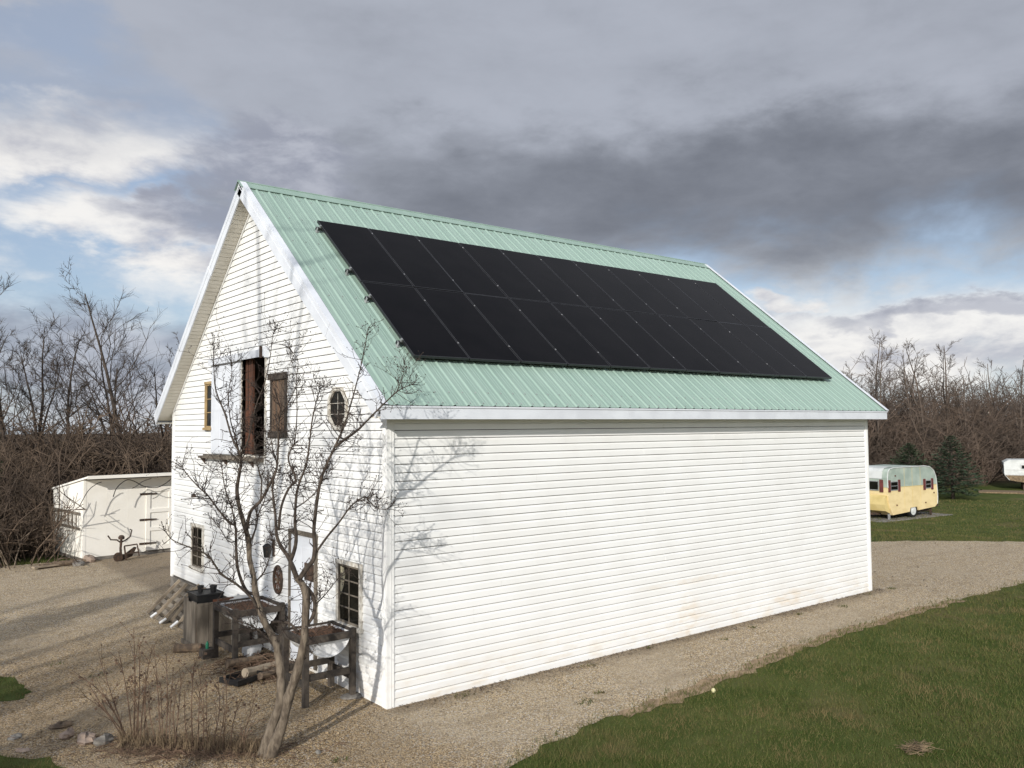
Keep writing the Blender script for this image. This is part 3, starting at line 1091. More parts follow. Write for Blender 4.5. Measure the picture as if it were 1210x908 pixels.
def loft():
    # jambs of the opening
    o = MB()
    gb(o, 4.07, 4.12, 3.22, 5.04, -.12, .034)
    gb(o, 5.20, 5.25, 3.22, 5.02, -.12, .022)
    gb(o, 4.12, 5.20, 5.02, 5.07, -.12, .020)
    gb(o, 4.12, 5.20, 3.20, 3.245, -.12, .03)
    o.build('door_jamb', M['oldtrim'], barn, label='pale jambs lining the open loft doorway')
    # brown inner boards showing at the left of the opening
    for i, y in enumerate((4.86, 4.975, 5.09)):
        o = MB()
        o.box(.05 + .012 * (i % 2), .085 + .012 * (i % 2), y, y + .108, 3.25, 4.98)
        o.build('inner_board', M['redwood'], barn)
    # sliding door hung to the left on its covered track
    d = MB()
    gb(d, 5.22, 6.68, 3.24, 4.92, .030, .062)
    dd = d.build('sliding_door', M['trim'], barn, label='white loft door slid open to the left')
    for y in (5.225, 5.72, 6.21, 6.64):
        e = MB()
        gb(e, y, y + .035, 3.25, 4.915, .0622, .068)
        e.build('batten', M['trim'], dd)
    for z in (3.26, 4.06, 4.85):
        e = MB()
        gb(e, 5.265, 5.715, z, z + .05, .0622, .0665)
        gb(e, 5.76, 6.205, z, z + .05, .0622, .0665)
        gb(e, 6.25, 6.635, z, z + .05, .0622, .0665)
        e.build('rail', M['trim'], dd)
    t = MB()
    gb(t, 4.0, 6.80, 4.955, 4.975 + .11, .0725, .092)
    gb(t, 4.0, 6.80, 5.0652, 5.085, .0215, .0724)
    gb(t, 3.96, 3.9995, 4.93, 5.12, .0215, .10)
    tr = t.build('track_cover', M['trim'], barn)
    e = MB()
    gb(e, 4.08, 4.16, 4.93, 5.13, .0922, .118)
    e.build('track_bracket', M['iron'], tr)
    s = MB()
    gb(s, 4.15, 7.22, 3.14, 3.185, .0215, .135)
    gb(s, 4.15, 7.22, 3.1852, 3.21, .0215, .034)
    so = s.build('door_guide', M['greywood'], barn)
    for y in (4.6, 5.9, 7.1):
        e = MB()
        e.prism([(-.022, 3.02), (-.12, 3.139), (-.022, 3.139)], 1, y, y + .04)
        e.build('bracket', M['iron'], so)
    # the boarded hatch to the right
    h = MB()
    gb(h, 3.20, 3.26, 3.62, 4.58, .0215, .048)
    gb(h, 3.80, 3.85, 3.62, 4.58, .0215, .048)
    gb(h, 3.16, 3.90, 4.53, 4.64, .0482, .075)
    gb(h, 3.16, 3.90, 3.56, 3.66, .0482, .066)
    ho = h.build('hatch', M['darkwood'], barn, label='boarded brown hatch right of the loft doorway')
    for i in range(4):
        e = MB()
        y = 3.263 + i * .134
        gb(e, y, y + .130, 3.665, 4.525, .0215, .032 + .004 * (i % 2))
        e.build('plank', M['shutter'], ho)
    # ground floor door
    f = MB()
    gb(f, 2.05, 2.13, .06, 2.03, .0215, .05)
    gb(f, 2.99, 3.06, .06, 2.03, .0215, .05)
    gb(f, 2.05, 3.06, 2.0302, 2.10, .0215, .056)
    fo = f.build('door_frame', M['greywood'], barn)
    d = MB()
    gb(d, 2.135, 2.985, .06, 2.025, .0218, .036)
    do = d.build('door', M['trim'], barn, label='white ground floor door behind the small tree')
    for (a, b, z0, z1) in ((2.22, 2.52, .2, .85), (2.60, 2.90, .2, .85), (2.22, 2.52, 1.0, 1.85), (2.60, 2.90, 1.0, 1.85)):
        e = MB()
        gb(e, a, b, z0, z1, .0362, .041)
        e.build('door_panel', M['trim'], do)
    k = MB()
    k.lathe([(.001, 0), (.03, .004), (.012, .012), (.012, .03), (.028, .04), (.03, .055), (.018, .068), (.001, .07)], n=12)
    k.v = [(-.037 - z, 2.90 + x, 1.02 + y) for x, y, z in k.v]
    k.build('door_knob', M['silver'], do, smooth=True)


loft()

# things hung on the gable wall
def wreath():
    t = thing('wreath', 'rusty brown round wheel hanging on the white wall left of the door', 'wall wheel', (-.0215, 3.487, 1.225))
    o = MB()
    pts = [(-.02, .15 * math.cos(a), .215 * math.sin(a)) for a in np.linspace(0, 2 * math.pi, 25)]
    o.tube(pts, .026, 6, cap=False)
    o.build('rim', M['iron'], t, smooth=True)
    o = MB()
    for a in np.linspace(0, math.pi, 5)[:-1]:
        o.tube([(-.02, .14 * math.cos(a), .2 * math.sin(a)), (-.02, -.14 * math.cos(a), -.2 * math.sin(a))], .011, 5)
    o.build('spokes', M['redwood'], t)
    o = MB()
    o.lathe([(.001, 0), (.045, .0), (.05, .03), (.02, .045), (.001, .046)], n=12)
    o.v = [(-z - .002, x, y) for x, y, z in o.v]
    o.build('hub', M['log'], t)


wreath()


def lantern():
    t = thing('wall_lantern', 'black lantern on a wall bracket above the rusty wheel', 'lantern', (-.0215, 3.70, 1.70))
    MB().box(-.012, 0, -.04, .04, -.12, .16).build('back_plate', M['iron'], t)
    o = MB()
    o.tube([(-.01, 0, .12), (-.07, 0, .19), (-.12, 0, .16), (-.12, 0, .10)], .008, 6)
    o.build('bracket', M['iron'], t)
    o = MB()
    o.lathe([(.035, -.13), (.055, -.125), (.055, -.11), (.075, .05), (.08, .055), (.03, .1), (.001, .105)], (-.12, 0, 0), 8)
    o.build('lamp_case', M['blackplastic'], t)


lantern()


def plaque():
    t = thing('door_plaque', 'dark square board hung on the upper half of the white door', 'plaque', (-.042, 2.29, 1.5))
    MB().box(-.018, 0, -.15, .15, -.13, .13).build('board', M['iron'], t)
    MB().tube([(-.008, -.12, .13), (-.004, 0, .22), (-.008, .12, .13)], .004, 5).build('hanger', M['iron'], t)


plaque()


def hook():
    t = thing('yard_lamp', 'small grey lamp bracket under the loft door guide near the far corner', 'wall lamp', (-.0215, 7.33, 2.40))
    MB().tube([(0, 0, .06), (-.09, 0, .09), (-.15, 0, .03)], .012, 6).build('arm', M['silver'], t)
    MB().lathe([(.02, 0), (.05, -.05), (.055, -.08), (.001, -.085)], (-.15, 0, .03), 10).build('lamp_shade', M['iron'], t)


hook()

# ------------------------------------------------------------------ the solar array
def solar():
    PX, PS, NOFF = .6506, 1.3178, .1197
    TW, TL = (10.95 + .02) / 11, (4.0635 + .02) / 2
    t = thing('solar_array', 'array of black solar panels in two rows on the green barn roof', 'solar array', slope(-1, PX, PS + 4.08, 0))
    base = Vector(t.location)
    ex, ey, ez = Vector((1, 0, 0)), Vector((0, -CY, -CZ)), Vector((0, -CZ, CY))
    Mx = Matrix(((ex.x, ey.x, ez.x, 0), (ex.y, ey.y, ez.y, 0), (ex.z, ey.z, ez.z, 0), (0, 0, 0, 1)))
    w, l = TW - .02, TL - .02
    f = MB()
    q = .012
    f.box(0, w, 0, q, -.040, 0).box(0, w, l - q, l, -.040, 0).box(0, q, q, l - q, -.040, 0).box(w - q, w, q, l - q, -.040, 0)
    fm = f.mesh('panel_frame', M['blackal'])
    g = MB().box(q, w - q, q, l - q, -.012, -.0022).mesh('solar_panel', M['pv'])
    rg = random.Random(6)
    for i in range(11):
        for j in range(2):
            o = Vector(slope(-1, PX + i * TW, PS + j * TL, NOFF)) - base
            tilt = Matrix.Rotation(rg.gauss(0, .0025), 4, 'X') @ Matrix.Rotation(rg.gauss(0, .0025), 4, 'Y')
            p = link('solar_panel', g, t)
            p.matrix_basis = Matrix.Translation(o) @ Mx @ tilt
            fr = link('panel_frame', fm, p)
    # rails, feet and clamps
    ss = [PS + l * .10, PS + l * .80, PS + TL + l * .20, PS + TL + l * .80]
    rl = MB().box(-.085, 10.97 + .03, -.02, .02, -.048, 0).mesh('rail', M['blackal'])
    ft = MB().box(-.02, .02, -.035, .035, 0, .035).box(-.02, -.012, -.03, .03, .035, .085).mesh('roof_foot', M['silver'])
    cl = MB().box(-.009, .009, -.015, .015, -.004, .004).mesh('mid_clamp', M['alu'])
    ec = MB().box(-.02, .004, -.02, .02, -.04, .006).mesh('end_clamp', M['alu'])
    for s in ss:
        o = link('rail', rl, t)
        o.matrix_basis = Matrix.Translation(Vector(slope(-1, PX, s, NOFF - .0405)) - base) @ Mx
        for i in range(10):
            o = link('mid_clamp', cl, t)
            o.matrix_basis = Matrix.Translation(Vector(slope(-1, PX + (i + 1) * TW - .01, s, NOFF + .001)) - base) @ Mx
        for i in range(9):
            o = link('roof_foot', ft, t)
            o.matrix_basis = Matrix.Translation(Vector(slope(-1, PX - .06 + i * 1.37, s + .03, .0)) - base) @ Mx
        o = link('end_clamp', ec, t)
        o.matrix_basis = Matrix.Translation(Vector(slope(-1, PX - .006, s, NOFF)) - base) @ Mx
        o = link('end_clamp', ec, t)
        o.matrix_basis = Matrix.Translation(Vector(slope(-1, PX + 10.95 + .02, s, NOFF)) - base) @ Mx


solar()

# ------------------------------------------------------------------ things along the gable wall
def planter(x, y, label, x1, y1, h, seed, box=False):
    t = thing('raised_planter', label, 'planter', (x, y, 0), 0, 'half barrel planters on legs')
    rg = random.Random(seed)
    a, b = x1 - x, y1 - y
    s = .075
    for (px, py) in ((0, 0), (a - s, 0), (0, b - s), (a - s, b - s)):
        z0 = .03 if (px > 0 and py == 0 and not box) else -.02
        o = MB()
        o.box(px, px + s, py, py + s, z0, h + rg.uniform(-.01, .02))
        o.build('leg', M['darkwood'], t)
    # top rails
    for (q0, q1, r0, r1) in ((s, a - s, -.012, .03), (s, a - s, b - .03, b + .012)):
        MB().box(q0 - s * .7, q1 + s * .7, r0 - .0, r1, h - .105, h - .012).build('rail', M['darkwood'], t)
    for (q0, q1) in ((-.012, .03), (a - .03, a + .012)):
        MB().box(q0, q1, s * .9, b - s * .9, h - .107, h - .014).build('rail', M['darkwood'], t)
    # low stretchers
    for r in (.02, b - .06):
        MB().box(s, a - s, r, r + .04, h * .36, h * .36 + .085).build('stretcher', M['darkwood'], t)
    MB().box(.02, .06, s, b - s, h * .36 - .09, h * .36 - .002).build('stretcher', M['darkwood'], t)
    MB().box(a - .06, a - .02, s, b - s, h * .36 - .09, h * .36 - .002).build('stretcher', M['darkwood'], t)
    if box:
        MB().box(a - .05, a - .005, s, b - s, h * .45, h - .11).build('side_board', M['darkwood'], t)
    # half barrel: its closed end faces the drive
    rr, yc = min(a - .12, .66) / 2, h - .03
    cx = a / 2
    arc = [(cx + rr * math.cos(q), yc + rr * math.sin(q) * .94) for q in np.linspace(math.pi, 2 * math.pi, 19)]
    o = MB()
    n = len(arc)
    ya, yb = .034, b - .034
    for yy, k in ((ya + .02, .88), (ya, .97), (ya + .015, 1.0), (ya + .12, 1.0), (ya + .135, .975), (ya + .15, 1.0), (yb - .15, 1.0), (yb - .135, .975), (yb - .12, 1.0), (yb - .015, 1.0), (yb, .97), (yb - .02, .88)):
        o.v += [(cx + (p[0] - cx) * k, yy, yc + (p[1] - yc) * k) for p in arc]
    for r in range(11):
        for i in range(n - 1):
            o.f.append((r * n + i, r * n + i + 1, (r + 1) * n + i + 1, (r + 1) * n + i))
    o.f.append(tuple(range(n))[::-1])
    o.f.append(tuple(range(11 * n, 12 * n)))
    tub = o.build('barrel_half', M['tub'], t, smooth=False)
    if box:
        k = MB()
        k.lathe([(.001, .014), (.03, .014), (.034, .022), (.05, .022), (.055, 0.), (.07, -.002)], n=16)
        k.v = [(cx + u, .034 + .02 - w - .0215, h - .17 + v) for u, v, w in k.v]
        k.build('bung', M['silver'], tub)
    # mulch
    N = 14
    V, F = [], []
    for j in range(N):
        for i in range(N):
            u, v = i / (N - 1), j / (N - 1)
            V.append((cx - rr * .985 + 1.97 * rr * u, .04 + (b - .08) * v, h - .06 + .05 * math.sin(u * 3.1) * math.sin(v * 3.1) + rg.uniform(-.016, .016)))
    for j in range(N - 1):
        for i in range(N - 1):
            F.append((j * N + i, j * N + i + 1, (j + 1) * N + i + 1, (j + 1) * N + i))
    np_mesh('mulch', np.array(V), np.array(F), M['soil'], t)
    o = MB()
    for _ in range(130):
        u, v = rg.uniform(-.85, .85) * rr, rg.uniform(.08, b - .08)
        ang = rg.uniform(0, 6.3)
        l = rg.uniform(.03, .12)
        z = h - .055 + rg.uniform(-.02, .05)
        o.tube([(cx + u, v, z), (cx + u + math.cos(ang) * l * .5, v + math.sin(ang) * l * .5, z + rg.uniform(-.01, .03)), (cx + u + math.cos(ang) * l, v + math.sin(ang) * l, z + rg.uniform(-.03, .03))], .0035, 3)
    o.build('dead_stems', M['stalk'], t, kind='stuff')
    return t


planter(-.86, .70, 'dark wooden planter with a white half barrel tub, nearest the barn corner', -.09, 1.42, .93, 1)
planter(-.92, 3.08, 'dark wooden planter with a white barrel end and round bung, beside the wooden bin', -.09, 4.02, .90, 2, True)

# paver under the near planter's leg
o = MB()
o.blob((0, 0, 0), (.19, .14, .035), 3, jag=.06)
tag(o.build('paving_stone', M['greystone']), 'flat grey stone under the planter leg beside the barn corner', 'stone').location = (-.12, .75, .012)


def bin_():
    t = thing('wooden_bin', 'tall grey board bin standing between the pallet and the planter', 'bin', (-.98, 4.62, 0))
    w, d, h = .58, .62, .80
    rg = random.Random(4)
    for k in range(3):
        x = k * w / 3
        MB().box(x + .003, x + w / 3 - .003, -.022, 0, .06 + rg.uniform(-.03, .02), h + rg.uniform(-.03, .03)).build('plank', M['greywood'], t)
        MB().box(x + .003, x + w / 3 - .003, d, d + .022, .05, h + rg.uniform(-.02, .02)).build('plank', M['greywood'], t)
    for k in range(3):
        y = .001 + k * d / 3
        MB().box(-.022, 0, y + .003, y + d / 3 - .003, .05 + rg.uniform(-.02, .03), h + rg.uniform(-.04, .03)).build('plank', M['greywood'], t)
        MB().box(w, w + .022, y + .003, y + d / 3 - .003, .05, h + rg.uniform(-.03, .03)).build('plank', M['greywood'], t)
    MB().box(-.045, w + .045, -.047, -.0225, .02, .10).build('base_board', M['greywood'], t)
    MB().box(-.05, -.0225, -.045, d + .03, .02, .095).build('base_board', M['greywood'], t)
    o = MB()
    o.box(w * .45, w + .03, -.05, -.023, h - .10, h + .02).box(w * .45, w * .50, -.052, -.02, h - .30, h - .1001)
    o.build('rim_board', M['redwood'], t)
    MB().box(0, w, 0, d, .1, .5).build('filling', M['soil'], t)


bin_()


def tub_tray():
    t = thing('black_tub', 'black plastic nursery tub sitting in the top of the wooden bin', 'tub', (-.96, 4.66, .50))
    o = MB()
    a, b = .44, .50
    o.quadbox([(.04, .04, 0), (a - .04, .04, 0), (a - .04, b - .04, 0), (.04, b - .04, 0), (0, 0, .40), (a, 0, .40), (a, b, .40), (0, b, .40)])
    o.build('body', M['blackplastic'], t)
    r = MB()
    r.box(-.015, a + .015, -.015, .005, .385, .412).box(-.015, a + .015, b - .005, b + .015, .385, .412).box(-.015, .005, .0051, b - .0051, .385, .412).box(a - .005, a + .015, .0051, b - .0051, .385, .412)
    r.build('rim', M['blackplastic'], t)


tub_tray()
for i, (x, y, r, lab) in enumerate(((-.80, 4.98, .052, 'small black nursery pot on the tub rim nearer the pallet'), (-.62, 4.86, .06, 'small black nursery pot on the tub rim nearer the planter'))):
    t = thing('plant_pot', lab, 'pot', (x, y, .90), 0, 'black pots on the bin')
    MB().lathe([(r * .75, 0), (r, .09), (r * 1.08, .092), (r * 1.08, .112), (r * .9, .112), (r * .88, .08), (.001, .075)], n=14).build('body', M['blackplastic'], t, smooth=False)

# grey galvanised lid leaning behind the bin
t = thing('metal_basin', 'dull grey metal basin upside down behind the wooden bin', 'basin', (-.26, 4.62, .0))
MB().box(-.14, .14, -.14, .14, 0, .62).build('block_stand', M['concrete'], t)
MB().lathe([(.24, .62), (.25, .635), (.20, .78), (.17, .80), (.001, .805)], n=18).build('bowl', M['silver'], t, smooth=True)


def pallet(loc, rot, label, seed, W_=1.02, L_=1.07, skew=0.):
    """leans: local x along its width, local y up its length"""
    t = thing('wooden_pallet', label, 'pallet', loc, 0, 'pallets leaning on the barn')
    t.rotation_euler = rot
    rg = random.Random(seed)
    for x in (0, W_ / 2 - .02, W_ - .04):
        MB().box(x, x + .038, 0, L_, 0, .05).build('stringer', M['palletwood'], t)
        MB().box(x + .01, x + .05, 0, L_, -.075, -.018).build('stringer', M['greywood'], t)
    for face, n, (z0, z1) in ((1, 6, (-.0175, -.0003)), (0, 6, (-.093, -.0755))):
        m = n
        for k in range(m):
            y = k * (L_ - .085) / (m - 1) * (1 if face else .93) + (0 if face else .03)
            o = MB()
            e0, e1 = rg.uniform(-.012, .012), rg.uniform(-.012, .012)
            o.quadbox([(0 + e0, y, z0), (W_ + e1, y + rg.uniform(-.006, .006), z0), (W_ + e1, y + .085, z0), (e0, y + .085, z0),
                       (0 + e0, y, z1), (W_ + e1, y, z1), (W_ + e1, y + .085 + rg.uniform(-.006, .006), z1), (e0, y + .085, z1)])
            o.build('slat', M['greywood'], t)
    return t


def place_pallet(bl, br, tl, label, seed):
    """bottom corners and a top corner in the world"""
    bl, br, tl = Vector(bl), Vector(br), Vector(tl)
    ex = (br - bl)
    Wd = ex.length
    ex.normalize()
    ey = tl - bl
    ey = (ey - ex * ey.dot(ex))
    Ln = ey.length
    ey.normalize()
    ez = ex.cross(ey)
    r = Matrix(((ex.x, ey.x, ez.x), (ex.y, ey.y, ez.y), (ex.z, ey.z, ez.z))).to_euler()
    return pallet(bl, r, label, seed, Wd, Ln)


place_pallet((-.80, 8.10, .02), (-.84, 7.02, .02), (-.17, 8.35, .60), 'weathered pallet leaning on the barn foundation at the far corner', 1)
place_pallet((-.66, 7.02, .02), (-.72, 6.05, .02), (-.14, 7.0, .66), 'weathered pallet leaning on the barn between the far pallet and the bin', 2)
for i, (x, y, z, r, l, a, lab) in enumerate(((-.90, 7.55, .05, .026, .13, .3, 'white pipe end poking from the far pallet'), (-.92, 6.9, .05, .026, .14, .15, 'white pipe lying between the two pallets'), (-.86, 6.42, .05, .026, .16, .45, 'white pipe nearest the wooden bin'))):
    o = MB()
    d = Vector((math.cos(a), math.sin(a) * .3, .55)).normalized()
    o.tube([(0, 0, 0), tuple(d * l)], r, 10)
    tag(o.build('plastic_pipe', M['tub'], smooth=False), lab, 'pipe', 'white pipes under the pallets').location = (x, y, z)

# logs, brush, jug, pan and bottle under and before the far planter
for i, (x, y, z, l, r, a, lab) in enumerate(((-1.12, 4.62, .07, .42, .075, -.45, 'short grey log at the foot of the wooden bin'), (-.62, 2.62, .075, .75, .07, .35, 'pale split log on the ground between the planters'),
                                        (-.50, 2.42, .06, .8, .055, .55, 'thin log in front of the pale split log'), (-.75, 3.05, .12, .6, .06, .1, 'bark covered log under the far planter edge'))):
    o = MB()
    rg = random.Random(i)
    pts = [(l * (k / 4 - .5), rg.uniform(-.012, .012), rg.uniform(-.01, .01)) for k in range(5)]
    o.tube(pts, [r * rg.uniform(.9, 1.06) for _ in pts], 9)
    q = tag(o.build('log', M['log'] if i != 1 else M['palletwood']), lab, 'log', 'logs by the planters')
    q.location = (x, y, z)
    q.rotation_euler = (0, .05, a)
t = thing('roasting_pan', 'shallow black pan lying on the gravel before the far planter', 'pan', (-1.02, 2.42, .015), .35)
o = MB()
a, b = .27, .20
o.quadbox([(-a * .85, -b * .85, 0), (a * .85, -b * .85, 0), (a * .85, b * .85, 0), (-a * .85, b * .85, 0), (-a, -b, .012), (a, -b, .012), (a, b, .012), (-a, b, .012)])
o.build('base', M['blackplastic'], t)
o = MB()
for (x0, x1, y0, y1) in ((-a, a, -b, -b + .02), (-a, a, b - .02, b), (-a, -a + .02, -b + .0201, b - .0201), (a - .02, a, -b + .0201, b - .0201)):
    o.box(x0, x1, y0, y1, .0125, .085)
o.build('rim', M['blackplastic'], t)
t = thing('green_bottle', 'small green plastic bottle by the left leg of the far planter', 'bottle', (-.99, 4.06, .15))
MB().lathe([(.024, 0), (.026, .02), (.026, .08), (.011, .105), (.011, .12), (.001, .121)], n=12).build('body', M['green_p'], t, smooth=False)
MB().box(-.1, .1, -.1, .1, -.16, -.001).build('block', M['darkwood'], t)
t = thing('white_jug', 'white plastic jug on its side under the far planter', 'jug', (-.52, 3.30, .22), .5)
o = MB()
o.lathe([(.001, -.16), (.10, -.155), (.11, -.13), (.11, .06), (.05, .13), (.035, .15), (.035, .18), (.001, .182)], n=14)
o.v = [(z, y, x) for x, y, z in o.v]
o.build('body', M['tub'], t, smooth=False)
MB().box(-.2, .2, -.15, .15, -.21, -.108).build('block', M['log'], t)


def brush_pile():
    rg = random.Random(31)
    o = MB()
    for _ in range(300):
        x, y = rg.gauss(-.62, .22), rg.gauss(2.85, .38)
        if x > -.06:
            continue
        z = max(.01, .2 * math.exp(-((x + .6) ** 2 / .12 + (y - 3) ** 2 / .25)) * rg.random())
        a, l = rg.uniform(0, 6.3), rg.uniform(.12, .45)
        o.tube([(x, y, z), (x + math.cos(a) * l * .5, y + math.sin(a) * l * .5, z + rg.uniform(0, .06)), (x + math.cos(a) * l, y + math.sin(a) * l, max(.01, z + rg.uniform(-.08, .06)))], .005, 3, False)
    o.build('brush_pile', M['stalk'], kind='stuff')


brush_pile()

# ------------------------------------------------------------------ the small tree before the gable
def pxp(px, py, d):
    p = at(px, py, d)
    return (p.x, p.y, p.z)


def spline(pts, n=4):
    out = []
    P = [Vector(p) for p in pts]
    P = [P[0] * 2 - P[1]] + P + [P[-1] * 2 - P[-2]]
    for i in range(1, len(P) - 2):
        for k in range(n):
            t = k / n
            a, b, c, d = P[i - 1], P[i], P[i + 1], P[i + 2]
            out.append(.5 * ((2 * b) + (c - a) * t + (2 * a - 5 * b + 4 * c - d) * t * t + (3 * b - a - 3 * c + d) * t ** 3))
    out.append(P[-2])
    return out


def small_tree():
    base = ground_at(312, 889)
    t = thing('small_tree', 'leafless many stemmed small tree in front of the barn gable', 'tree', tuple(base))
    rg = random.Random(77)
    # each stem: picture columns and rows with the distance ahead, from a walk round the tree; radius at both ends
    S = [
        ('trunk', [(310, 897, 9.60), (319, 866, 9.6), (331, 830, 9.62), (332, 800, 9.65), (329, 777, 9.68), (325, 758, 9.7), (315, 740, 9.74), (309, 725, 9.77), (302, 702, 9.8), (300, 683, 9.83), (295, 661, 9.86), (294, 642, 9.88), (291, 628, 9.9), (284, 605, 9.93), (281, 591, 9.95)], .086, .034),
        ('trunk', [(316, 898, 9.57), (333, 859, 9.52), (341, 825, 9.50), (349, 801, 9.48), (355, 778, 9.47), (359, 757, 9.46), (361, 728, 9.46), (362, 705, 9.46), (358, 692, 9.47), (351, 683, 9.48)], .090, .054),
        ('limb', [(281, 591, 9.95), (280, 577, 9.97), (283, 559, 10.0), (285, 546, 10.02), (282, 533, 10.03), (274, 517, 10.05), (265.7, 489, 10.1), (255, 461, 10.1), (252.7, 433, 10.12), (251.6, 401, 10.15)], .034, .005),
        ('limb', [(283, 540, 10.03), (292, 524, 10.0), (298, 500, 9.95), (303, 478, 9.93), (312, 455, 9.9), (318, 430, 9.9), (322, 400, 9.88), (325, 384, 9.88)], .016, .004),
        ('limb', [(285, 546, 10.02), (279, 520, 10.1), (272, 495, 10.18), (270, 465, 10.2), (274, 440, 10.22), (272, 412, 10.25)], .014, .004),
        ('limb', [(291, 628, 9.9), (296, 605, 9.87), (308, 592, 9.85), (320, 570, 9.83), (327, 553, 9.8), (329, 521, 9.8), (330, 495, 9.8), (337, 482, 9.8), (345, 468, 9.78), (352, 452, 9.78)], .030, .005),
        ('limb', [(308, 592, 9.85), (309, 568, 9.95), (303, 545, 10.0), (300, 520, 10.05), (296, 497, 10.1)], .014, .004),
        ('limb', [(302, 702, 9.8), (291, 698, 9.78), (281, 672, 9.75), (279, 640, 9.72), (278, 622, 9.72), (270, 617, 9.7), (257, 601, 9.66), (246, 586, 9.62), (236, 577, 9.6), (223, 563, 9.58), (213, 549, 9.56)], .030, .006),
        ('limb', [(278, 622, 9.72), (274, 601, 9.74), (267, 582, 9.76), (263, 560, 9.78), (262, 545, 9.8)], .015, .005),
        ('limb', [(279, 640, 9.72), (270, 640, 9.6), (262, 628, 9.5), (250, 612, 9.45)], .010, .004),
        ('limb', [(306, 725, 9.77), (298, 708, 9.72), (280, 691, 9.62), (261, 678, 9.52), (246, 657, 9.42), (227, 648, 9.34), (205, 639, 9.25), (195, 628, 9.2)], .026, .005),
        ('limb', [(321, 735, 9.74), (340, 736, 9.6), (352, 746, 9.48)], .022, .018),
        ('limb', [(330, 772, 9.68), (318, 757, 9.72), (306, 745, 9.78), (293, 738, 9.83), (280, 733, 9.88), (268, 722, 9.92)], .020, .006),
        ('limb', [(351, 684, 9.48), (345, 668, 9.5), (340, 657, 9.55), (332.7, 647, 9.6), (327, 633, 9.65), (325.6, 612, 9.7), (323, 588, 9.75), (322, 573, 9.78), (327, 550, 9.82), (322, 530, 9.86), (318, 508, 9.9)], .042, .005),
        ('limb', [(343, 664, 9.52), (348.5, 648, 9.52), (350, 633, 9.53), (348.5, 618, 9.55), (350, 588, 9.6), (354, 570, 9.63), (362, 549, 9.66), (366, 521, 9.7), (369.6, 493, 9.74), (376.7, 464, 9.78), (381, 457, 9.8)], .034, .006),
        ('limb', [(329, 627, 9.66), (332.7, 598, 9.68), (341.5, 577, 9.7), (350, 567, 9.72), (341, 545, 9.74), (344, 530, 9.76), (348.5, 521, 9.78), (351, 486, 9.8), (350, 450, 9.82), (352, 426, 9.84), (341, 411, 9.86)], .022, .004),
        ('limb', [(353, 686, 9.47), (362, 672, 9.5), (370, 662, 9.53), (372, 648, 9.55), (371, 627, 9.58), (373, 605, 9.6), (377, 577, 9.64), (382, 559, 9.66), (392.5, 535, 9.7), (401, 517, 9.74), (408, 500, 9.78), (415.4, 475, 9.82), (424, 443, 9.87), (429.5, 419, 9.9), (435, 388, 9.93)], .044, .005),
        ('limb', [(396, 528, 9.72), (408, 519, 9.78), (422, 509, 9.85), (437, 494, 9.93), (452, 479, 10.0), (468, 464, 10.07), (478, 458, 10.1), (489, 454, 10.13)], .026, .005),
        ('limb', [(468, 465, 10.07), (474, 450, 10.1), (477, 440, 10.12), (478, 428, 10.14)], .010, .004),
        ('limb', [(372, 655, 9.54), (387, 634, 9.66), (401, 617, 9.78), (415, 598, 9.9), (429.5, 588, 10.02), (436, 592, 10.06), (444, 600, 10.1), (455, 602, 10.16), (464, 598, 10.2)], .020, .005),
        ('limb', [(356, 748, 9.46), (369, 730, 9.50), (372, 715, 9.52), (369, 703, 9.52), (362, 694, 9.5)], .026, .030),
        ('limb', [(371, 716, 9.52), (385, 702, 9.6), (396, 688, 9.66), (404, 678, 9.7)], .012, .004),
        ('limb', [(350, 600, 9.58), (362, 592, 9.62), (374, 580, 9.7), (384, 563, 9.75), (390, 548, 9.8)], .012, .004),
        ('limb', [(294, 645, 9.88), (302, 625, 9.98), (306, 606, 10.05), (313, 590, 10.1), (316, 570, 10.15)], .018, .005),
        ('limb', [(300, 690, 9.83), (312, 676, 9.9), (318, 660, 9.98), (322, 640, 10.05), (318, 620, 10.1)], .014, .004),
    ]
    twigs = MB()
    buds = MB()

    def spur(p, d, l, r, lvl):
        n = 3
        pts = [p]
        q = p.copy()
        dd = d.copy()
        for k in range(n):
            dd = (dd + Vector((rg.gauss(0, .28), rg.gauss(0, .28), rg.gauss(.12, .25)))).normalized()
            q = q + dd * (l / n)
            pts.append(q.copy())
        twigs.tube(pts, [r, r * .85, r * .7, r * .5], 4, False)
        e = pts[-1]
        s = rg.uniform(.002, .0048)
        e = e - dd * .003
        buds.quadbox([(e.x + a * s, e.y + b * s, e.z + c * s * 1.3) for c in (-1, 1) for a, b in ((-1, -1), (1, -1), (1, 1), (-1, 1))])
        if lvl > 0:
            for k in range(rg.choice((1, 2, 2, 3))):
                i = rg.randint(1, n)
                a = Vector((rg.gauss(0, 1), rg.gauss(0, 1), rg.gauss(.2, 1))).normalized()
                spur(pts[i], (dd + a * 1.1).normalized(), l * rg.uniform(.4, .7), r * .7, lvl - 1)
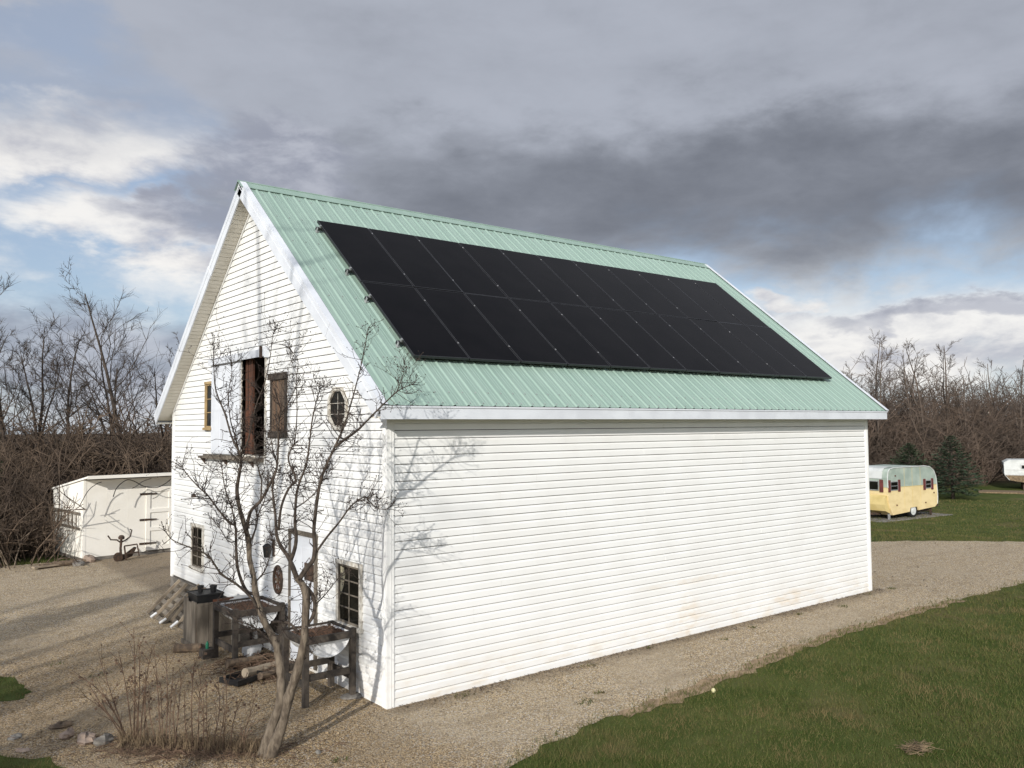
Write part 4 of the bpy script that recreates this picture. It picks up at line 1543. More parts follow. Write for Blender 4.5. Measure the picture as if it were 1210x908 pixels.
    for idx, (name, cp, r0, r1) in enumerate(S):
        pts = [Vector(pxp(*c)) - base for c in cp]
        sp = spline(pts, 4)
        n = len(sp)
        rad = []
        for i in range(n):
            f = i / (n - 1)
            r = (r0 + (r1 - r0) * f ** .8) * (.66 if name == 'trunk' else .74)
            if name == 'trunk':
                r *= 1 + .10 * rg.uniform(-1, 1) + (.55 * max(0, 1 - f * 9))
            else:
                r *= 1 + .07 * rg.uniform(-1, 1)
            rad.append(r)
        o = MB()
        o.tube(sp, rad, 10 if name == 'trunk' else 7)
        if name == 'trunk':                       # fluted, knobbly bark
            for i in range(len(o.v)):
                k, j = i % 10, i // 10
                c = sp[min(j, n - 1)]
                f = 1 + .10 * math.sin(k * 2.4 + j * .35) + .05 * rg.uniform(-1, 1)
                v = Vector(o.v[i])
                o.v[i] = tuple(c + (v - c) * f)
        o.build(name, M['bark' if name == 'trunk' else 'limbbark'], t, smooth=True)
        ln = sum((sp[i + 1] - sp[i]).length for i in range(n - 1))
        if name == 'limb':
            m = int(ln * (25 if r0 > .012 else 27)) + 3
            for k in range(m):
                f = rg.uniform(.15, 1) ** .8
                i = min(n - 2, int(f * (n - 1)))
                ax = (sp[i + 1] - sp[i]).normalized()
                a = Vector((rg.gauss(0, 1), rg.gauss(0, 1), rg.gauss(.25, .8)))
                a = (a - ax * a.dot(ax)).normalized()
                d = (ax * rg.uniform(.1, .8) + a).normalized()
                spur(sp[i], d, rg.uniform(.07, .34) * (1.15 if idx in (4, 7, 10) else 1), min(.0048, rad[i] * .6), 2 if rg.random() < .5 else 1)
            # a tuft at the tip
            ax = (sp[-1] - sp[-3]).normalized()
            for k in range(5):
                a = Vector((rg.gauss(0, 1), rg.gauss(0, 1), rg.gauss(0, 1)))
                spur(sp[-1 - rg.randint(0, 3)], (ax + a * .6).normalized(), rg.uniform(.06, .16), .004, 1)
        else:
            for k in range(int(ln * 6)):
                f = rg.uniform(.42, 1)
                i = min(n - 2, int(f * (n - 1)))
                a = Vector((rg.gauss(0, 1), rg.gauss(0, 1), rg.gauss(.3, .6))).normalized()
                spur(sp[i], a, rg.uniform(.08, .26), .005, 2)
    twigs.build('twigs', M['twig'], t, kind='stuff')
    buds.build('seed_pods', M['twig'], t, kind='stuff')


small_tree()


# ------------------------------------------------------------------ dry shrubs, rocks and stones in the foreground
def dry_shrub(label, stems, seed, cols):
    """stems: (foot column, foot row, tip column, tip row, bow)"""
    base = ground_at(*stems[0][:2])
    t = thing('dry_shrub', label, 'shrub', tuple(base), 0, 'dry shrubs on the gravel')
    rg = random.Random(seed)
    st, tw = MB(), MB()
    main = []
    for (fx, fy, tx, ty, bow) in stems:
        a = ground_at(fx, fy)
        d = (a - CAM).dot(FW)
        b = at(tx, ty, d + rg.uniform(-.25, .25))
        mid = (a + b) / 2 + Vector((rg.gauss(0, .03), rg.gauss(0, .03), bow))
        sp = spline([tuple(a - Vector((0, 0, .03))), tuple(mid), tuple(b)], 5)
        n = len(sp)
        L_ = (b - a).length
        r0 = .0055 + .004 * L_
        sp = [p - base for p in sp]
        o = MB()
        o.tube(sp, [r0 * (1 - .72 * i / (n - 1)) for i in range(n)], 5, False)
        main.append(o)
        for k in range(int(3 + L_ * 7)):
            f = rg.uniform(.3, 1)
            i = min(n - 2, int(f * (n - 1)))
            ax = (sp[i + 1] - sp[i]).normalized()
            q = Vector((rg.gauss(0, 1), rg.gauss(0, 1), rg.gauss(.5, .6))).normalized()
            dd = (ax + q * .9).normalized()
            l = rg.uniform(.06, .26)
            e = sp[i] + dd * l
            m = sp[i] + dd * l * .5 + Vector((0, 0, .02 * rg.random()))
            tw.tube([sp[i], m, e], [.0036, .003, .0022], 3, False)
            s = rg.uniform(.006, .012)
            if rg.random() < .6:
                tw.quadbox([(e.x + u * s, e.y + v * s, e.z + w * s) for w in (-1, 1) for u, v in ((-1, -1), (1, -1), (1, 1), (-1, 1))])
    for o in main:
        o.build('stem', M[cols], t)
    tw.build('twigs', M[cols], t, kind='stuff')


dry_shrub('tall dry shrub with stems arching left, nearest the pinkish stones', [
    (152, 872, 85, 792, .10), (155, 874, 100, 800, .06), (150, 873, 118, 780, .05), (158, 875, 158, 742, 0), (160, 876, 164, 756, 0), (157, 874, 140, 770, .02), (165, 878, 180, 762, 0), (163, 877, 152, 800, 0),
    (170, 879, 172, 790, 0), (147, 872, 96, 820, .05), (150, 874, 120, 826, .03)], 1, 'stalk')
dry_shrub('clump of upright dry stems with dark seed heads, between the other two shrubs', [
    (190, 882, 182, 764, 0), (196, 882, 196, 772, 0), (200, 883, 205, 790, 0), (186, 881, 176, 800, 0), (206, 883, 214, 798, 0), (193, 882, 190, 805, 0), (178, 880, 168, 812, 0), (210, 884, 208, 812, 0)], 2, 'stalk')
dry_shrub('sparse dry shrub of thin upright stems nearest the small tree', [
    (228, 884, 230, 778, 0), (234, 884, 238, 790, 0), (240, 885, 232, 804, 0), (250, 886, 257, 800, .02), (256, 886, 262, 812, .03), (262, 887, 268, 804, 0), (272, 887, 287, 822, .02), (280, 888, 303, 818, .03), (246, 885, 244, 826, 0),
    (222, 884, 218, 816, 0), (288, 889, 300, 848, 0)], 3, 'stalk')


def dead_grass():
    rg = random.Random(5)
    o = MB()
    for _ in range(1000):
        fx = rg.uniform(140, 318)
        fy = 879 + (fx - 150) * .075 + rg.gauss(0, 5)
        a = ground_at(fx, fy)
        h = rg.uniform(.04, .24) * (1 if rg.random() < .7 else 1.6)
        l = Vector((rg.gauss(0, .35), rg.gauss(0, .35), 1)).normalized() * h
        w = Vector((rg.gauss(0, 1), rg.gauss(0, 1), 0)).normalized() * .003
        m = a + l * .55 + Vector((0, 0, .02))
        k = len(o.v)
        o.v += [tuple(a - w), tuple(a + w), tuple(m + w * .8), tuple(m - w * .8), tuple(a + l + w * 2)]
        o.f += [(k, k + 1, k + 2, k + 3), (k + 3, k + 2, k + 4)]
    o.build('dead_grass', M['straw'], kind='stuff')
    o = MB()
    for _ in range(900):
        fx, fy = rg.gauss(235, 60), rg.gauss(887, 7)
        a = ground_at(fx, min(fy, 904))
        an, l = rg.uniform(0, 6.3), rg.uniform(.05, .3)
        o.tube([(a.x, a.y, .02), (a.x + math.cos(an) * l / 2, a.y + math.sin(an) * l / 2, rg.uniform(.01, .06)), (a.x + math.cos(an) * l, a.y + math.sin(an) * l, .02)], .003, 3, False)
    o.build('fallen_twigs', M['stalk'], kind='stuff')


dead_grass()

for i, (px, py, r, m, lab) in enumerate(((73, 860, (.16, .10, .06), 'log', 'dark flat stone left of the pinkish stones'), (80, 872, (.13, .10, .085), 'rock', 'pinkish stone at the left of the row before the shrubs'),
                                         (101, 878, (.17, .12, .10), 'rock', 'largest pinkish stone, second in the row before the shrubs'), (123, 879, (.15, .11, .09), 'greystone', 'brown grey stone between the pinkish stones and the shrub'),
                                         (18, 872, (.13, .10, .03), 'greystone', 'flat grey stone at the left edge of the gravel'), (26, 888, (.10, .07, .03), 'rock', 'small tan stone in front of the flat grey stone'),
                                         (376, 891, (.055, .045, .035), 'greystone', 'small pale stone alone on the gravel right of the small tree'), (142, 884, (.09, .07, .04), 'straw', 'yellowish stone at the foot of the arching shrub'))):
    p = ground_at(px, py)
    r = tuple(q_ * .78 for q_ in r)
    o = MB().blob((0, 0, r[2] * .5), r, 40 + i, jag=.3)
    q = tag(o.build('stone', M[m], smooth=False), lab, 'stone', 'stones before the shrubs' if i not in (6,) else None)
    q.location = (p.x, p.y, 0)
    q.rotation_euler = (0, 0, i * 1.1)

p = ground_at(843, 820)
t = tag(MB().lathe([(.001, -.033), (.02, -.027), (.033, 0), (.02, .027), (.001, .033)], n=12).build('ball', M['yellowball'], smooth=True), 'small pale yellow ball lying in the grass near the gravel edge', 'ball')
t.location = (p.x, p.y, .045)

o = MB()
rg = random.Random(8)
p0 = ground_at(1083, 891)
for _ in range(160):
    a = p0 + Vector((rg.gauss(0, .09), rg.gauss(0, .05), .07 + rg.uniform(-.03, .03)))
    an, l = rg.uniform(0, 6.3), rg.uniform(.04, .14)
    o.tube([tuple(a), (a.x + math.cos(an) * l, a.y + math.sin(an) * l, a.z + rg.uniform(-.02, .03))], .003, 3, False)
o.build('straw_tuft', M['straw'], kind='stuff')


# ------------------------------------------------------------------ the cream shed
def shed():
    a = ground_at(98, 664)
    rz = math.atan2(.304, 2.593)
    t = thing('shed', 'cream painted lean-to shed with double doors beyond the barn', 'shed', (a.x, a.y, 0), rz)
    Wd, Dp, H1, H0 = 4.6, 2.5, 2.30, 1.93
    def top(y):
        return H1 - (H1 - H0) * y / Dp
    o = MB()
    o.box(.0, 1.70, -.03, 0, .10, H1 - .02)
    for x in (.0, .6, 1.2):
        o.box(x + .597, x + .603, -.0325, -.0301, .12, H1 - .05)
    o.build('front_wall', M['shed'], t)
    MB().box(3.40, Wd, -.03, 0, .10, H1 - .02).build('front_wall', M['shed'], t)
    MB().box(1.7003, 3.3997, -.03, 0, 2.02, H1 - .02).build('front_wall', M['shed'], t)
    MB().prism([(-.03, .10), (Dp, .10), (Dp, H0 - .02), (-.03, H1 - .02)], 0, -.03, -.0004).build('side_wall', M['shed'], t)
    MB().prism([(-.03, .10), (Dp, .10), (Dp, H0 - .02), (-.03, H1 - .02)], 0, Wd + .0004, Wd + .03).build('side_wall', M['shed'], t)
    MB().box(-.03, Wd + .03, Dp + .0004, Dp + .03, .10, H0 - .02).build('back_wall', M['shed'], t)
    MB().box(-.02, Wd + .02, -.02, Dp, -.05, .0996).build('sill', M['concrete'], t)
    MB().box(-.033, .045, -.036, -.0303, .10, H1 - .03).build('corner_board', M['shed'], t)
    r = MB()
    ov = .42
    r.prism([(-ov, top(-ov)), (Dp + .1, top(Dp + .1)), (Dp + .1, top(Dp + .1) + .05), (-ov, top(-ov) + .05)], 0, -.06, Wd + .1)
    ro = r.build('roof', M['shed'], t)
    MB().box(-.065, Wd + .105, -ov - .022, -ov - .0005, top(-ov) - .03, top(-ov) + .062).build('fascia', M['shed'], ro)
    # double doors: ledged with raised borders, strap hinges
    for i, (x0, x1, s) in enumerate(((1.705, 2.545, 1), (2.555, 3.395, -1))):
        d = MB().box(x0, x1, -.034, -.004, .12, 2.01).build('door', M['shed'], t)
        w = x1 - x0
        for (u0, u1, z0, z1) in ((.02, .14, .13, 2.0), (w - .14, w - .02, .13, 2.0), (.1401, w - .1401, 1.86, 2.0), (.1401, w - .1401, .13, .27), (.1401, w - .1401, 1.24, 1.35), (.1401, w - .1401, .70, .81)):
            MB().box(x0 + u0, x0 + u1, -.058, -.0342, z0, z1).build('ledge', M['shed'], d)
        hx = x0 if s > 0 else x1
        for z in (.34, 1.04, 1.80):
            h = MB()
            h.prism([(hx - .02 * s, z - .035), (hx + .34 * s, z - .012), (hx + .34 * s, z + .012), (hx - .02 * s, z + .035)][::s], 1, -.068, -.0585)
            h.box(hx - .16 * s, hx - .021 * s, -.045, -.0305, z - .03, z + .03)
            h.build('hinge', M['iron'], d)
    k = MB()
    k.tube([(2.62, -.06, 1.05), (2.62, -.11, 1.08), (2.62, -.11, 1.2), (2.62, -.06, 1.23)], .012, 6)
    k.tube([(2.50, -.06, 1.13), (2.60, -.075, 1.13)], .02, 6)
    k.build('latch', M['iron'], t)
    MB().box(2.72, 2.745, -.085, -.0585, .45, 1.95).build('bolt_bar', M['iron'], t)
    return t, a, rz


SHED, SHA, SHR = shed()


def on_shed(x, y, z):
    c, s = math.cos(SHR), math.sin(SHR)
    return Vector((SHA.x + x * c - y * s, SHA.y + x * s + y * c, z))


def hose():
    rg = random.Random(2)
    o = MB()
    P = [(-.28, -.50, 1.62), (-.05, -.47, 2.02), (.18, -.46, 2.20), (.30, -.46, 2.24)]
    o.tube([on_shed(*p) for p in spline(P, 5)], .011, 6)
    P = [(.62, -.47, 1.80), (.72, -.47, 2.06), (.98, -.46, 2.26), (1.2, -.46, 2.22), (1.5, -.46, 2.05), (1.85, -.47, 2.0), (2.1, -.47, 2.10), (2.35, -.46, 2.26), (2.6, -.46, 2.24), (2.95, -.46, 2.07), (3.2, -.46, 2.06), (3.6, -.46, 2.24), (4.0, -.46, 2.22), (4.4, -.47, 2.02)]
    o.tube([on_shed(*p) for p in spline(P, 5)], .013, 6)
    P = [(1.15, -.465, 2.02), (1.28, -.47, 2.08), (1.45, -.46, 2.2), (1.7, -.46, 2.28)]
    o.tube([on_shed(*p) for p in spline(P, 4)], .009, 6)
    tag(o.build('hose', M['rubber'], smooth=True), 'black hose looped in waves along the front edge of the shed roof', 'hose')


hose()


def ladder():
    p0, p1 = on_shed(-.11, .12, .93), on_shed(-.11, 2.9, .93)
    t = thing('wooden_ladder', 'short grey wooden ladder hung level on the end wall of the shed', 'ladder', tuple(p0))
    d = (p1 - p0)
    a = Vector((0, 0, 0))
    for z in (0, .42):
        MB().beam((0, 0, z), tuple(d + Vector((0, 0, z + .02))), .05, .06).build('rail', M['greywood'], t)
    n = 9
    for i in range(n):
        q = d * ((i + .5) / n)
        MB().tube([(q.x, q.y, .03), (q.x, q.y, .40)], .018, 6).build('rung', M['greywood'], t)


ladder()


def plough():
    p = ground_at(143, 663)
    t = thing('garden_plough', 'rusty walk-behind garden plough standing in front of the shed', 'plough', (p.x, p.y, 0), .1)
    o = MB()
    o.tube([(0, 0, .08), (-.02, 0, .35), (.0, 0, .62)], .035, 7)
    o.tube([(0, 0, .50), (-.12, 0, .60), (-.28, .02, .62), (-.36, .02, .74)], .02, 6)
    o.tube([(0, 0, .52), (.14, .02, .58), (.26, .04, .66), (.30, .04, .84), (.25, .04, .86)], .02, 6)
    o.lathe([(.001, .60), (.08, .61), (.09, .67), (.05, .72), (.001, .73)], n=10)
    o.build('handles', M['iron'], t, smooth=False)
    o = MB()
    o.prism([(0, 0), (.30, .10), (.42, .34), (.36, .36), (.12, .20), (-.05, .1)], 1, -.02, .02)
    o.build('share', M['iron'], t)
    o = MB()
    for (a, b) in (((.05, -.1, .42), (.40, -.1, .44)), ((.40, -.1, .44), (.46, -.12, .10)), ((.10, -.1, .20), (.44, -.12, .22)), ((.05, -.1, .42), (.10, -.1, .02))):
        o.beam(a, b, .035, .035)
    o.build('frame', M['iron'], t)
    w = MB()
    w.lathe([(.03, -.02), (.13, -.02), (.13, .02), (.03, .02)], n=14)
    w.v = [(x - .10, z - .06, y + .125) for x, y, z in w.v]
    w.build('wheel', M['iron'], t)


plough()

for i, (px, py, r, m, lab) in enumerate(((105, 665, (.17, .13, .13), 'rock', 'tan stone at the corner of the shed'), (93, 669, (.15, .12, .10), 'greystone', 'grey stone left of the tan stone by the shed'))):
    p = ground_at(px, py)
    q = tag(MB().blob((0, 0, r[2] * .6), r, 60 + i).build('stone', M[m]), lab, 'stone', 'stones by the shed')
    q.location = (p.x, p.y, 0)
for i, (px, py, l, a, lab) in enumerate(((72, 670, 1.1, .1, 'dark rotten log lying beside the shed'), (55, 672, .7, .3, 'pale board end on the ground left of the shed'), (84, 667, .9, -.15, 'thin dark pole against the rotten log by the shed'))):
    p = ground_at(px, py)
    o = MB()
    if i == 1:
        o.box(-l / 2, l / 2, -.09, .09, -.02, .02)
    else:
        o.tube([(-l / 2, 0, 0), (0, .02, .01), (l / 2, 0, 0)], .07 if i == 0 else .045, 8)
    q = tag(o.build('timber', M['palletwood'] if i == 1 else M['log']), lab, 'timber', 'old timber by the shed')
    q.location = (p.x, p.y, .07)
    q.rotation_euler = (0, 0, a)


# ------------------------------------------------------------------ the two trailers
def camper():
    z0 = -.62
    A = at(1050, 613, 38)
    t = thing('camper_trailer', 'old yellow and faded green camper trailer with maroon shutters on the lawn', 'camper', (A.x, A.y, terrain(A.x, A.y)), R(-5.6))
    LEN, WID = 3.95, 2.05
    # side profile (x along the side, z up); the front is x = 0
    def prof(zlo, zhi):
        P = []
        up = [(0.0, 1.20), (-.02, 1.9), (.04, 2.18), (.16, 2.30), (.5, 2.35), (2.9, 2.36), (3.35, 2.31), (3.66, 2.13), (3.82, 1.85), (3.89, 1.20)]
        lo = [(3.89, 1.20), (3.93, 1.1), (3.94, .9), (3.90, .55), (3.72, .42), (2.35, .33), (2.28, .50), (1.72, .48), (1.65, .30), (.34, .22), (.16, .55), (.05, .9), (0.0, 1.20)]
        return up if zlo > 1 else lo
    U, Lo = prof(2, 0), prof(0, 0)
    U = [(x, max(z, 1.46)) for x, z in U]
    Lo = [(x, 1.46 if z == 1.20 else z) for x, z in Lo]
    o = MB()
    o.prism([(x, z) for x, z in Lo][::-1], 1, 0, WID)
    o.build('lower_body', M['camper_y'], t)
    o = MB()
    o.prism([(x, z) for x, z in U][::-1], 1, 0, WID)
    up = o.build('upper_body', M['camper_g'], t)
    # chalky sheet over the front part of the roof
    o = MB()
    r = [(-.045, 1.86), (.02, 2.20), (.15, 2.325), (.5, 2.372), (.9, 2.374)]
    for i in range(len(r) - 1):
        (a, b), (c, d) = r[i], r[i + 1]
        o.quadbox([(a, .25, b), (c, .25, d), (c, WID - .3, d), (a, WID - .3, b), (a, .25, b + .008), (c, .25, d + .008), (c, WID - .3, d + .008), (a, WID - .3, b + .008)])
    o.build('roof_patch', M['camper_w'], t)
    o = MB()
    for i in range(len(U) - 1):
        (a, b), (c, d) = U[i], U[i + 1]
        o.tube([(a, -.012, b), (c, -.012, d)], .022, 5)
    for i in range(len(Lo) - 1):
        (a, b), (c, d) = Lo[i], Lo[i + 1]
        if i in (0, 1, 2):
            o.tube([(a, -.012, b), (c, -.012, d)], .018, 5)
    o.build('edge_moulding', M['camper_w'], t)
    o = MB()
    o.box(.02, 3.86, -.012, -.0006, 1.45, 1.475)
    o.box(-.012, -.0006, .02, WID - .02, 1.45, 1.475)
    o.build('belt_moulding', M['camper_y2'], t)
    # lower front: a bulging storage flap
    o = MB()
    fr = [(-.02, 1.12), (-.14, 1.02), (-.17, .70), (-.10, .42), (.20, .30), (.20, 1.12)]
    o.prism([(x, z) for x, z in fr], 1, .06, WID - .06)
    o.build('front_flap', M['camper_y2'], t)
    # panel seams and door
    o = MB()
    for x in (1.28, 1.9, 2.55):
        o.box(x, x + .012, -.006, -.0005, .5, 2.33)
    o.build('seam', M['camper_y2'], t)
    d = MB().box(1.32, 1.88, -.020, -.0062, .42, 2.02)
    # windows with maroon shutters
    for (x0, x1, za, zb) in ((.20, .78, 1.32, 1.74), (2.95, 3.42, 1.30, 1.70)):
        w = MB().box(x0, x1, -.018, -.0006, za, zb).build('window', M['silver'], t)
        MB().box(x0 + .04, x1 - .04, -.022, -.0181, za + .04, zb - .04).build('pane', M['glass'], w)
        for s in (x0 - .165, x1 + .005):
            q = MB().box(s, s + .16, -.03, -.0006, za - .06, zb + .06)
            for k in range(6):
                zz = za - .03 + k * (zb - za + .06) / 6
                q.box(s + .02, s + .14, -.038, -.0301, zz, zz + .045)
            q.build('shutter', M['maroon'], w)
        c = MB().box(x0 + .04, x1 - .04, -.0235, -.0221, (za + zb) / 2 - .012, (za + zb) / 2 + .012)
        c.build('sash_bar', M['silver'], w)
    # front window
    w = MB().box(-.036, -.0206, .42, WID - .36, 1.32, 1.76).build('window', M['silver'], t)
    for i in range(2):
        a = .46 + i * .62
        MB().box(-.041, -.0361, a, a + .58, 1.36, 1.72).build('pane', M['glass'], w)
    for y in (.20, WID - .34):
        MB().box(-.045, -.0206, y, y + .18, 1.26, 1.82).build('shutter', M['maroon'], w)
    # wheel, step, hitch, lamps
    wh = thing_wheel(t, 2.0, .12)
    thing_wheel(t, 2.0, WID - .12)
    o = MB()
    o.beam((.3, .6, .25), (-1.1, WID / 2, .28), .08, .1).beam((.3, WID - .6, .25), (-1.1, WID / 2, .28), .08, .1)
    o.build('hitch', M['iron'], t)
    MB().box(.25, .33, .12, .2, 0, .3).build('jack', M['silver'], t)
    MB().box(3.55, 3.63, .12, .2, 0, .5).build('jack', M['iron'], t)
    MB().box(3.9, 4.05, .05, WID - .05, .42, .54).build('bumper', M['iron'], t)
    MB().box(.35, 3.6, .25, WID - .25, .2, .34).build('chassis', M['iron'], t)
    for (x, z) in ((.62, .62), (2.9, .62), (3.6, 1.05), (.55, 1.95)):
        MB().box(x, x + .07, -.025, -.0006, z, z + .06).build('marker_lamp', M['redwood'], t)
    MB().box(-1.0, 4.6, -.35, WID + .2, -.03, .02).build('gravel_pad', M['greystone'], t)


def thing_wheel(parent, x, y):
    w = MB()
    w.lathe([(.20, -.08), (.31, -.08), (.33, -.05), (.33, .05), (.31, .08), (.20, .08)], n=20)
    w.v = [(a + x, c + y, b + .33) for a, b, c in w.v]
    o = w.build('wheel', M['rubber'], parent)
    r = MB()
    r.lathe([(.001, -.10), (.08, -.10), (.10, -.085), (.21, -.082), (.215, -.07), (.2, .07), (.001, .07)], n=18)
    r.v = [(a + x, c + y, b + .33) for a, b, c in r.v]
    r.build('rim', M['camper_w'], o)
    return o


camper()


def fifth_wheel():
    A = at(1187.5, 577, 53)
    zt = terrain(A.x, A.y)
    t = thing('travel_trailer', 'white travel trailer with an overhanging front at the right edge of the lawn', 'trailer', (A.x, A.y, zt), R(-66))
    Wd = 2.4
    P = [(0, 1.62), (-.02, 2.75), (.25, 3.0), (7.0, 3.05), (7.0, .62), (2.0, .55), (1.75, .62), (.25, 1.02), (.02, 1.5)]
    z = at(1187.5, 544, 53).z - zt
    k = z / 2.98
    P = [(x, zz * k) for x, zz in P]
    MB().prism(P[::-1], 1, 0, Wd).build('body', M['camper_w'], t)
    o = MB()
    o.box(.01, 6.9, -.02, -.0006, 1.50 * k, 1.56 * k).box(.05, 6.9, -.02, -.0006, 2.0 * k, 2.04 * k)
    o.box(-.03, -.0206, .05, Wd - .05, 1.7 * k, 1.76 * k)
    o.build('stripe', M['silver'], t)
    o = MB()
    o.prism([(.30, 1.0 * k), (1.7, .62 * k), (1.7, 1.48 * k), (.06, 1.48 * k)], 1, -.012, -.0007)
    o.build('lower_skirt', M['straw'], t)
    w = MB().box(.9, 2.3, -.03, -.0006, 2.12 * k, 2.52 * k).build('window', M['silver'], t)
    MB().box(.95, 1.58, -.036, -.0301, 2.16 * k, 2.48 * k).build('pane', M['glass'], w)
    MB().box(1.62, 2.25, -.036, -.0301, 2.16 * k, 2.48 * k).build('pane', M['glass'], w)
    w = MB().box(-.034, -.0206, .5, Wd - .5, 2.1 * k, 2.5 * k).build('window', M['silver'], t)
    MB().box(-.04, -.0341, .55, Wd - .55, 2.14 * k, 2.46 * k).build('pane', M['glass'], w)
    for y in (.3, Wd - .4):
        MB().box(1.0, 1.1, y, y + .1, 0, .9 * k).build('jack', M['iron'], t)
    thing_wheel(t, 4.5, .1)
    thing_wheel(t, 5.3, .1)
    MB().box(1.4, 6.8, .2, Wd - .2, .35, .6).build('chassis', M['iron'], t)
    MB().box(-1.5, 3.0, -2.2, -.4, -.05, .03).build('ramp', M['straw'], t)


fifth_wheel()


# ------------------------------------------------------------------ bare trees
def bare_tree_parts(rg, H, r0, spread=.55, nl=14, nb=6, nt=5, wig=.12, start=.25, rise=.5, lean=(0, 0), twig_r=.006, fork=0):
    tr, cr = MB(), MB()

    def limb(mb, p, d, ln, r, n, sides, up, wig=wig):
        pts, dd = [p.copy()], d.copy()
        q = p.copy()
        for k in range(n):
            dd = (dd + Vector((rg.gauss(0, wig), rg.gauss(0, wig), rg.gauss(0, wig * .7) + up))).normalized()
            q = q + dd * (ln / n)
            pts.append(q.copy())
        e = max(twig_r * .5, r * .16)
        mb.tube(pts, [r + (e - r) * i / n for i in range(n + 1)], sides, False)
        return pts

    def side(ax, ang):
        a = Vector((rg.gauss(0, 1), rg.gauss(0, 1), rg.gauss(0, 1)))
        a = (a - ax * a.dot(ax)).normalized()
        return (ax * math.cos(ang) + a * math.sin(ang)).normalized()
    stems = []
    d0 = Vector((lean[0], lean[1], 1)).normalized()
    n = 9
    T = limb(tr, Vector((0, 0, -.1)), d0, H * .97, r0, n, 7, .05, .055)
    kz = H * .97 / max(T[-1].z, .1)
    tr.v = [(x, y, z * kz) for x, y, z in tr.v]
    T = [Vector((p.x, p.y, p.z * kz)) for p in T]
    stems.append((T, r0, H))
    for f in range(fork):
        i = rg.randint(2, 4)
        ax = (T[i + 1] - T[i]).normalized()
        T2 = limb(tr, T[i], side(ax, rg.uniform(.25, .5)), H * (1 - i / n) * rg.uniform(.8, 1.0), r0 * .6, n, 6, .10, .08)
        stems.append((T2, r0 * .6, H * (1 - i / n)))
    for (T, r, h) in stems:
        N = len(T) - 1
        m = nl if T is stems[0][0] else max(5, nl * 2 // 3)
        for k in range(m):
            f = start + (1 - start) * (k + rg.random()) / m
            if T is not stems[0][0]:
                f = max(f, .3)
            i = min(N - 1, int(f * N))
            t = f * N - i
            p = T[i].lerp(T[i + 1], min(1, t))
            ax = (T[i + 1] - T[i]).normalized()
            ln = h * spread * (1.12 - f * .85) * rg.uniform(.6, 1.15)
            B = limb(tr if ln > h * .2 else cr, p, side(ax, rg.uniform(.5, .95)), ln, max(twig_r, r * (1.05 - f) * rg.uniform(.3, .48)), 5, 5, .16 * rise)
            for b in range(nb):
                g = rg.uniform(.2, 1)
                j = min(4, int(g * 5))
                ax2 = (B[j + 1] - B[j]).normalized()
                l2 = ln * rg.uniform(.25, .55) * (1.15 - g * .5)
                C_ = limb(cr, B[j].lerp(B[j + 1], rg.random()), side(ax2, rg.uniform(.35, .9)), l2, max(twig_r, .011), 3, 3, .06 * rise)
                for c in range(nt):
                    j3 = rg.randint(0, 2)
                    ax3 = (C_[j3 + 1] - C_[j3]).normalized()
                    limb(cr, C_[j3].lerp(C_[j3 + 1], rg.random()), side(ax3, rg.uniform(.3, .8)), l2 * rg.uniform(.3, .65), twig_r, 2, 3, .05 * rise)
    zm = max(max(v[2] for v in tr.v), max(v[2] for v in cr.v))
    for mb in (tr, cr):
        mb.v = [(x, y, z * H / zm) for x, y, z in mb.v]
    return tr, cr


def bare_tree(loc, label, seed, H, r0, group, bark, twig, cat='tree', **k):
    t = thing('bare_tree', label, cat, tuple(loc), 0, group)
    tr, cr = bare_tree_parts(random.Random(seed), H, r0, **k)
    tr.build('trunk', M[bark], t, smooth=True)
    cr.build('crown', M[twig], t)
    return t


def top_h(px, py, depth):
    p = at(px, py, depth)
    return p.z - terrain(p.x, p.y)


GL = 'bare trees rising from the thicket on the left'
for i, (px, py, D, seed, k, lab) in enumerate((
    (155, 306, 33, 5, dict(nl=24, nb=7, spread=.50, fork=1, start=.2, rise=.35, wig=.14), 'tallest bare tree left of the barn with a straight trunk and upswept crown'),
    (40, 356, 31, 8, dict(nl=18, nb=7, spread=.5, fork=2, start=.28, rise=.35, wig=.15), 'forked bare tree near the left edge, leaning a little right'),
    (85, 372, 34, 12, dict(nl=19, nb=7, spread=.5, fork=1, start=.28, rise=.35, wig=.15, lean=(.12, .05)), 'leaning bare tree between the forked tree and the tallest tree'),
    (8, 322, 30, 15, dict(nl=18, nb=7, spread=.48, fork=1, start=.28, rise=.35, wig=.15), 'bare tree cut by the left edge of the photo'),
    (194, 392, 36, 19, dict(nl=13, spread=.4, fork=1, start=.3), 'lower bare tree half hidden behind the barn roof edge'),
    (118, 420, 37, 23, dict(nl=12, spread=.45, fork=1, start=.3), 'low bare tree between the leaning tree and the tallest tree'),
    (-35, 335, 30, 27, dict(nl=13, spread=.4, fork=1, start=.3), 'bare tree just beyond the left edge of the photo'))):
    bare_tree(column(px, D), lab, seed, top_h(px, py, D), .105 if i else .125, GL, 'leftbark', 'leftbark', **k)

